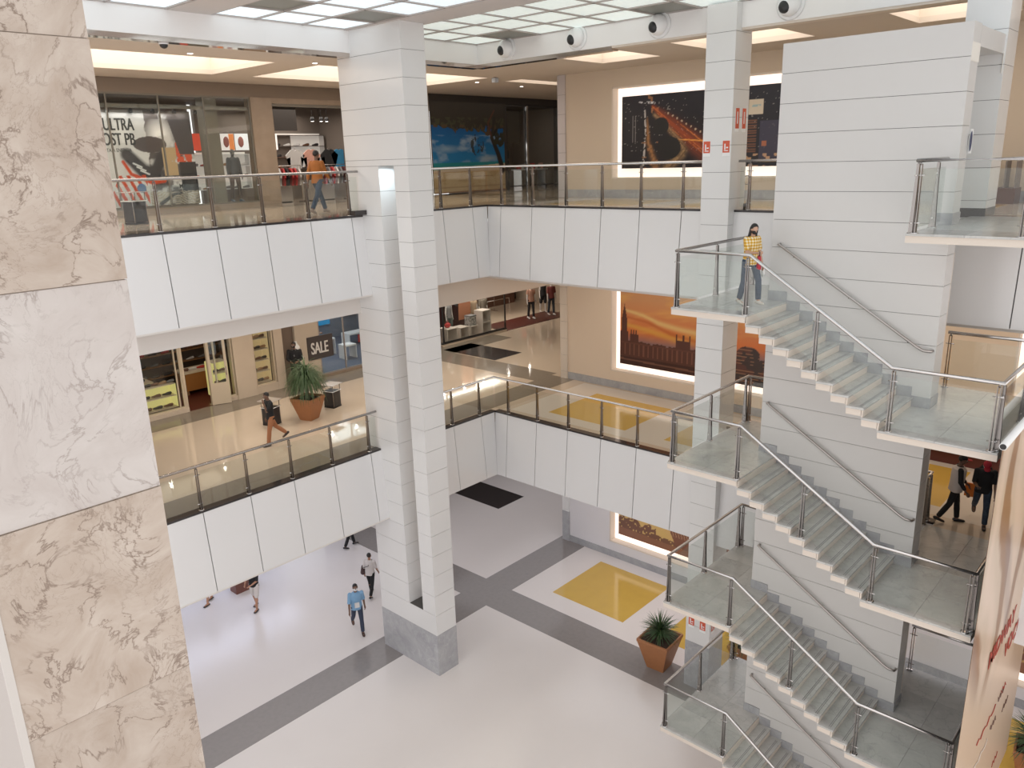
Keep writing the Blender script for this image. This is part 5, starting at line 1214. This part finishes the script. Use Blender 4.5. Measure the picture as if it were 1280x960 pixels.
rect_struct('wall_shop', mat('dark_panel', (.07, .058, .05), .6), (27.35, 28.6, FY+.35, FY+.45, 15.1, 16.5))
for k in range(4):
    t = thing('grey_seat', 'dark seat stacked behind the chrome post, number %s up' % ('one', 'two', 'three', 'four')[k], 'seat', (27.9, 26.2, L2Z+.45*k)); bobj('cushion', (-.4, .4, -.2, .2, .0, .36), mat('seat_dark', (.035, .045, .055), .5), t); bm = nb(); tube(bm, [(-.3, -.22, .2), (.3, -.22, .2)], .02, 6); obj('front_bar', bm, steel, t)
t = thing('display_table', 'display table with mixed goods in the dark shop', 'table', (30, 26.2, L2Z)); bobj('table_top', (-1.0, 1.0, -.3, .3, .80, .85), white_pl, t)
for xx in (-.9, .85): bobj('leg', (xx, xx+.06, -.25, .25, 0, .80), steel_dark, t)
for k in range(9):
    c = (['red', 'white', 'grey', 'pink', 'khaki'])[k % 5]; q = bobj('gift_box', (-.08, .08, -.08, .08, 0, .16+.05*(k % 3)), cm(c), None); q.location = (29.15+.2*k, 26.15, L2Z+.85)
    tag(q, '%s box on the display table of the dark shop, %s' % (c, ORD[k]+' from left'), 'box', 'boxes on the dark shop table')
area('shop_lamp', (29.5, 26.2, 16.5), 1.5, 4, (1, .85, .75))
# ================================================================== middle gallery shop fronts
Z1 = L1Z
rect_struct('wall_left', stone_cr, (-8, 9.4, FY, FY+.3, Z1, 10.56), (13.05, 13.80, FY-.08, FY+.3, Z1, 10.56), (14.66, 15.0, FY-.05, FY+.3, Z1, 10.56), (9.4, 14.66, FY+.01, FY+.3, 9.5, 10.56))
rect_struct('wall_left', mat('brown_pier', (.17, .125, .095), .5), (15.0, 15.55, FY+.12, FY+.4, Z1, 10.56))
rect_struct('wall_left', mat('panel_beige', (.52, .44, .35), .5), (15.55, 16.56, FY, FY+.3, Z1+.001, 10.56), (16.56, 22.75, FY+.01, FY+.3, 9.4, 10.56), (22.75, 34, FY+.01, FY+.3, 9.2, 10.56), (31.9, 34, FY, FY+.3, Z1, 9.2))
rect_struct('wall_shop', dark_br, (9, 15, 29.4, 29.6, Z1, 10.5), (9.0, 9.1, FY+.3, 29.4, Z1, 10.5), (14.95, 15.05, FY+.4, 29.4, Z1, 10.5))
rect_struct('wall_shop', mat('blue_shop_wall', (.22, .25, .30), .6), (15.6, 22.7, 31.0, 31.2, Z1, 10.5), (22.6, 22.7, FY+.3, 31, Z1, 10.5))
rect_struct('wall_shop', dark_br, (22.75, 34, 31.0, 31.2, Z1, 10.5), (22.75, 22.85, FY+.3, 31.0, Z1, 10.5))
rect_struct('floor', burg, (9.1, 14.95, FY+.3, 29.4, Z1, Z1+.012)); rect_struct('floor', burg, (11.28, 12.12, FY, FY+.3, Z1, Z1+.012))
rect_struct('floor', mat('blue_carpet', (.085, .105, .15), .6), (15.6, 22.6, FY+.3, 31, Z1, Z1+.012))
rect_struct('floor', burg, (26.95, 31.9, FY, FY+1.7, Z1, Z1+.02))
lit_y = mat('lit_display_back', (.62, .56, .22), .5, emit=.45)
def shopwin(name, label, x0, x1, z0, z1, m, mull=()): return window(name, label, x0, x1, Z1+z0, Z1+z1, m, mull)
shopwin('window_3', 'left shoe shop window, middle gallery', 9.4, 11.2, .15, 2.9, gold_fr, (1.62,)); shopwin('window_4', 'narrow shoe shop window right of the open door', 12.36, 13.04, .15, 2.9, gold_fr); shopwin('window_5', 'gold-lit shoe shop window between pilasters', 13.82, 14.64, .28, 2.9, gold_fr)
rect_struct('trim_8', stone_cr, (9.4, 11.28, FY-.04, FY+.3, Z1, Z1+.15), (12.30, 13.05, FY-.04, FY+.3, Z1, Z1+.15), (13.80, 14.66, FY-.04, FY+.3, Z1, Z1+.28))
bobj_door = thing('door_1', 'open cream panelled shop door', None, (12.12, FY, Z1+.02), -.35, kind='structure')
bm = nb(); w_, h_ = .62, 2.5
for b in ((0, .09, -.02, .02, 0, h_), (w_-.09, w_, -.02, .02, 0, h_), (.09, w_-.09, -.02, .02, 0, .75), (.09, w_-.09, -.02, .02, h_-.1, h_)): box(bm, *b)
bmesh.ops.remove_doubles(bm, verts=bm.verts, dist=1e-5); obj('door_frame', bm, gold_fr, bobj_door); bobj('glass_pane', (.09, w_-.09, -.006, .006, .75, h_-.1), shopglass, bobj_door)
bm = nb(); tube(bm, [(.56, -.05, 1.0), (.56, -.05, 1.3)], .012, 6); obj('door_handle', bm, steel, bobj_door)
rect_struct('trim_9', gold_fr, (11.2, 11.28, FY-.02, FY+.1, Z1, Z1+2.9), (12.12, 12.20, FY-.02, FY+.1, Z1, Z1+2.9))
# lit boxes with shoes
def litbox(label, x0, x1, y, z0, h, rows, m=lit_y):
    r = thing('lit_display_box', label, 'display case', (x0, y, z0)); w = x1-x0
    bobj('back_panel', (0, w, .48, .5, 0, h), m, r); bobj('side_panel', (0, .02, 0, .48, 0, h), m, r); bobj('side_panel', (w-.02, w, 0, .48, 0, h), m, r)
    for k in range(rows+1): bobj('shelf_board', (.02, w-.02, 0, .48, h*k/rows-.012, h*k/rows+.012), stone_cr, r)
    return r
litbox('yellow lit case with two rows of dark shoes in the left shoe shop window', 9.55, 11.1, 25.55, Z1+.17, .80, 2)
for k in range(2):
    for i in range(4): shoe(9.78+.36*i, 25.75, Z1+.185+.40*k, 1.2, shoecols[(i+k) % 2], '%s leather shoe in the yellow lit case, %s row' % (shoenames[(i+k) % 2], ('lower', 'upper')[k])+', '+ORD[i]+' from left', 'shoes in the yellow lit case')
for i in range(6):
    c = (3, 2, 0, 1, 2, 4)[i]; shoe(9.7+.26*i, 25.75, Z1+.985, 1.3, shoecols[c], '%s shoe standing on top of the yellow lit case' % shoenames[c]+', '+ORD[i]+' from left', 'shoes on top of the lit case')
litbox('yellow lit case in the narrow window right of the open door', 12.42, 13.0, 25.55, Z1+.17, 1.2, 3)
for k in range(3):
    for i in range(2): shoe(12.58+.26*i, 25.75, Z1+.185+.40*k, 1.4, shoecols[(k+i) % 2], '%s shoe in the narrow lit case, %s row' % (shoenames[(k+i) % 2], ('lower', 'middle', 'upper')[k])+', '+('left one', 'right one')[i], 'shoes in the narrow lit case')
litbox('gold lit case with bags and shoes between the pilasters', 13.86, 14.62, 25.50, Z1+.30, 2.4, 6, mat('lit_gold_back', (.60, .46, .24), .5, emit=.3))
for k in range(6):
    for i in range(3):
        c = (1, 0, 2)[(k+i) % 3]
        if k in (2, 4) and i == 0:
            t = thing('leather_bag', 'brown leather bag in the gold lit case, %s' % ('lower one' if k == 2 else 'upper one'), 'bag', (14.02, 25.7, Z1+.315+.4*k)); bobj('body', (-.1, .1, -.07, .07, 0, .2), cloth('bag_tan', (.28, .12, .05)), t); bm = nb(); tube(bm, [(-.06, 0, .2), (0, 0, .29), (.06, 0, .2)], .008, 5); obj('handle', bm, cloth('bag_tan', (.28, .12, .05)), t); continue
        shoe(14.02+.22*i, 25.7, Z1+.315+.4*k, 1.4, shoecols[c], '%s shoe in the gold lit case, shelf %s up' % (shoenames[c], ('one', 'two', 'three', 'four', 'five', 'six')[k])+', '+ORD[i]+' from left', 'shoes in the gold lit case')
for k, (x, y, lab) in enumerate(((10.2, 27.2, 'wooden shoe table deep in the left shoe shop window'), (12.75, 27.4, 'wooden shoe table with orange shoes seen through the open door'))):
    t = thing('display_table', lab, 'table', (x, y, Z1+.012)); bobj('table_top', (-.7, .7, -.4, .4, .78, .84), stone_cr, t); bobj('drawer_block', (-.62, .62, -.36, .36, .15, .78), mat('orange_wood', (.34, .13, .03), .5), t)
    for sx in (-.6, .52): bobj('leg', (sx, sx+.08, -.3, .3, 0, .15), woodd, t)
    for i in range(4): shoe(x-.5+.3*i, y-.1, Z1+.852, 1.0, shoecols[(i*2+k) % 6], '%s shoe on the %s wooden table of the shoe shop' % (shoenames[(i*2+k) % 6], ('left', 'right')[k])+', '+ORD[i]+' from left', 'shoes on the wooden tables')
bk = shelf_unit('tall dark back shelving of the shoe shop', 9.4, 14.6, 28.8, Z1+.4, 5, .42, woodd, back=dark_br)
for k in range(5):
    for i in range(11):
        c = rr.randrange(6); shoe(9.6+.46*i, 28.95, Z1+.425+.42*k, 1.5, shoecols[c], '%s shoe on the back shelving of the shoe shop, row %s' % (shoenames[c], ('one', 'two', 'three', 'four', 'five')[k])+', '+ORD[i]+' from left', 'shoes on the back shelving')
area('shop_lamp', (12, 27.3, 10.3), 3, 22, (1, .82, .62)); area('shop_lamp', (18.5, 28, 10.3), 4, 110, (.88, .94, 1)); area('shop_lamp', (27.5, 28, 10.3), 6, 190, (1, .87, .74), sy=4); area('window_lamp', (24.9, 25.75, 9.1), 3.8, 30, (1, .93, .85), sy=.3)
# SALE sign
t = thing('sale_sign', 'dark grey SALE sign hanging in front of the blue shop', 'sign', (16.03, FY-.035, R_(-7.03))); bobj('board', (0, 1.12, 0, .03, 0, .88), mat('sign_grey', (.055, .045, .045), .5), t)
for dx in (-.006, 0, .006): textobj('SALE', .62, mat('sign_letters', (.66, .64, .62), .5), t, Matrix.Translation((.13+dx*1.6, -.012-dx*.1, .22)) @ MX, sx=.58, depth=.006)
# blue shop
window('window_6', 'glass front of the blue carpeted shop', 16.56, 22.72, Z1+.1, 9.4, mat('steel_frame', (.38, .34, .32), .35, metal=.5), (1.15, 2.9, 4.5))
rect_struct('trim_10', stone_br, (16.56, 22.75, FY-.03, FY+.2, Z1, Z1+.1))
t = thing('white_sculpture', 'white rounded mannequin bust behind the guard', 'bust', (15.42, 24.98, Z1)); bm = nb(); tube(bm, [(0, 0, 0), (0, 0, .95)], .03, 8); obj('pole', bm, steel, t); bm = nb(); loft(bm, [((0, 0, .95), .10, .07), ((0, 0, 1.2), .13, .09), ((0, 0, 1.45), .15, .09), ((0, 0, 1.58), .06, .05), ((0, 0, 1.66), .05, .05)], 14, Vector((1, 0, 0))); obj('torso', bm, white_pl, t)
for lab, x, y, w, d, h in (('white low table deep in the blue shop, left', 18.9, 28.3, .7, .5, .70), ('white cube table beside the window post of the blue shop', 19.1, 27.0, .55, .5, .60), ('long white table at the right of the blue shop', 21.0, 29.0, 1.1, .6, .55)):
    t = thing('display_table', lab, 'table', (x, y, Z1+.012)); bobj('table_top', (-w/2, w/2, -d/2, d/2, h-.06, h), white_pl, t)
    for sx in (-1, 1): bobj('side_panel', (sx*w/2-.03 if sx > 0 else -w/2, w/2 if sx > 0 else -w/2+.03, -d/2, d/2, 0, h-.06), white_pl, t)
    if x > 20: bobj('orange_front', (-.1, .5, -d/2-.02, -d/2, .1, h-.1), cm('red'), t)
t = thing('wall_poster', 'bright blue poster on the back wall of the blue shop', 'poster', (20.1, 30.9, Z1+.7)); bobj('panel', (0, .9, 0, .05, 0, 1.3), mat('poster_blue', (.02, .25, .50), .5, emit=.3), t); bm = nb(); ell(bm, (.35, -.01, .7), (.22, .015, .4)); obj('figure_print', bm, mat('poster_cyan', (.10, .42, .6), .5, emit=.3), t)
t = thing('wall_mirror', 'grey framed mirror on the back wall of the blue shop', 'mirror', (21.8, 30.9, Z1+.9)); bobj('frame', (0, .7, 0, .05, 0, .9), steel_dark, t); bobj('glass', (.05, .65, -.01, 0, .05, .85), mat('mirror_grey', (.28, .30, .28), .1), t)
J = figure('person', 'shop assistant bending over a table inside the blue shop', (17.7, 28.3, Z1+.012), hdg(.9, -.3), 1.7, legs=((35, 8), (30, 8)), arms=((70, 5, 20), (70, 5, 20)), lean=38, head=(20, 0), skin=SKIN, top=blackc, sleeve=.9, bottom=blackc, shoes=black, vox=.016)
# ---- clothing shop
window('window_7', 'black framed clothes shop window, middle gallery', 22.9, 26.9, Z1+.14, 9.2, mat('black_frame', (.03, .028, .028), .3))
rect_struct('trim_11', mat('black_frame', (.03, .028, .028), .3), (22.8, 26.95, FY-.02, FY+.2, Z1+.10, Z1+.14)); rect_struct('trim_12', stone_cr, (22.8, 26.95, FY-.01, FY+.2, Z1, Z1+.10))
cube_m = mat('cube_white', (.66, .58, .52), .5)
def cube(label, x, y, z, s):
    t = thing('display_cube', label, 'display cube', (x, y, z)); th = .03
    for b, n_ in (((-s/2, s/2, -s/2, s/2, 0, th), 'bottom_board'), ((-s/2, s/2, -s/2, s/2, s-th, s), 'top_board'), ((-s/2, -s/2+th, -s/2, s/2, th, s-th), 'side_board'), ((s/2-th, s/2, -s/2, s/2, th, s-th), 'side_board'), ((-s/2+th, s/2-th, s/2-th, s/2, th, s-th), 'back_board')): bobj(n_, b, cube_m, t)
    return t
for lab, x, z, s in (('white display cube with a red bag on top, far left of the clothes window', 23.75, 0, .62), ('small white cube left of the striped boxes', 24.55, 0, .55), ('low white cube in the middle of the clothes window', 25.2, 0, .5), ('white cube at the bottom right of the clothes window', 26.0, 0, .55), ('white cube stacked on top of the bottom right cube', 26.0, .55, .55), ('second low cube right of the middle', 25.55, .0, .3)):
    cube(lab, x, 25.85 if s > .4 else 26.4, Z1+.14+z-.0 if False else Z1+z+.001, s)
t = thing('red_bag', 'red bag on the leftmost display cube', 'bag', (23.75, 25.85, Z1+.622)); bm = nb(); ell(bm, (0, 0, .12), (.18, .1, .12)); obj('body', bm, cm('red'), t); bm = nb(); tube(bm, [(-.1, 0, .2), (0, 0, .34), (.1, 0, .2)], .012, 6); obj('handle', bm, cm('red'), t)
t = thing('patterned_box', 'black and white patterned box on the middle display cube', 'box', (25.2, 25.85, Z1+.502)); bobj('body', (-.2, .2, -.18, .18, 0, .42), mat('pattern', (.55, .52, .5), .6, noise=(14, 1, (.06, .06, .06))), t); bobj('lid', (-.21, .21, -.19, .19, .42, .47), cm('grey'), t)
t = thing('fabric_drop', 'orange brown fabric panel hanging in the clothes window', 'fabric', (25.2, 26.2, Z1+.75)); bobj('fabric', (-.38, .38, 0, .03, 0, 1.6), cloth('panel_orange', (.42, .17, .09)), t); bobj('top_bar', (-.4, .4, -.01, .04, 1.6, 1.64), steel, t)
G = None
mannequin('white mannequin in a dark red top, far left of the clothes window', (23.4, 26.3, Z1), dn, cm('maroon'), cm('grey'), female=True)
mannequin('white mannequin in a grey vest and green skirt beside the red bag', (24.45, 26.5, Z1), dn, cm('grey'), cloth('skirt', (.10, .13, .12)), sleeve=0, shorts=True, female=True)
mannequin('white mannequin in patterned dress right of the orange panel', (25.95, 26.4, Z1+.0), dn-.3, cloth('pat_dress', (.42, .30, .20)), cloth('pat_dress', (.42, .30, .20)), sleeve=.2, shorts=True, female=True)
mannequin('mannequin in a beige camouflage shirt and dark jeans, right end of the clothes window', (26.6, 26.4, Z1), dn-.2, cloth('camo', (.24, .20, .16)), cm('black'), sleeve=.5, shoes=cm('white'))
mannequin('white mannequin in a pink top and black trousers at the shop entrance', (29.75, 26.1, Z1+.02), dn-.35, cloth('salmon', (.52, .30, .22)), cm('black'), sleeve=.3, shoes=cm('white'))
mannequin('white mannequin in a black dress between the two dressed in trousers', (31.45, 26.75, Z1+.02), dn-.35, cm('black'), cm('black'), sleeve=.1, shorts=True, female=True)
mannequin('white mannequin in a maroon t-shirt and dark jeans at the shop entrance', (31.1, 25.9, Z1+.02), dn-.35, cloth('maroon_tee', (.22, .06, .055)), cloth('dark_jeans', (.05, .06, .075)), sleeve=.5, shoes=cm('white'))
c3 = ['khaki', 'grey', 'black', 'maroon', 'khaki', 'grey', 'orange']; rack('clothes rack at the back of the clothes shop', 28.4, 30.4, 29.3, Z1+.0, 1.6, None, [cm(c) for c in c3], c3, '%s garment on the back rack of the clothes shop')
rect_struct('wall_partition', mat('maroon_backdrop', (.06, .022, .022), .6), (22.9, 26.6, 27.1, 27.2, Z1, 9.9))
c4 = ['maroon', 'black', 'grey', 'black', 'khaki', 'maroon', 'black', 'grey', 'red', 'black']; rack('long dark clothes rack behind the entrance mannequins', 28.6, 32.4, 28.6, Z1, 1.75, None, [cm(c) for c in c4], c4, '%s garment on the long rack of the clothes shop')
c5 = ['red', 'maroon', 'black', 'grey', 'maroon']; rack('clothes rack against the maroon backdrop of the clothes window', 23.2, 26.2, 26.95, Z1, 1.95, None, [cm(c) for c in c5], c5, '%s garment against the maroon window backdrop')
t = thing('steel_rack', 'low empty steel rack just inside the clothes shop', 'rack', (28.3, 28.1, Z1)); bm = nb(); tube(bm, [(0, 0, 0), (0, 0, .85), (2.0, 0, .85), (2.0, 0, 0)], .018, 6); obj('rail', bm, steel, t)
rect_struct('wall_partition', mat('brown_partition', (.12, .055, .035), .6), (28.0, 33.0, 30.2, 30.3, Z1, 9.6))
# ---- ground floor shop fronts (mostly under the parapet)
rect_struct('wall_left', white_panel, (-8, 5.9, FY, FY+.3, 0, 4.4), (16.1, 21, FY, FY+.3, 0, 4.4), (5.9, 16.1, FY+.01, FY+.3, 3.2, 4.4)); rect_struct('wall_left', dark_br, (21, 34, FY, FY+.3, 0, 4.4))
rect_struct('wall_shop', mat('cool_wall', (.5, .52, .62), .5), (5.9, 16.1, 29, 29.2, 0, 4.4)); area('shop_lamp', (11, 26.2, 3.1), 8, 130, (.66, .72, 1), sy=1.5)
window('window_8', 'ground floor shop front', 6, 16, .1, 3.2, steel_dark, (2.5, 5, 7.5))
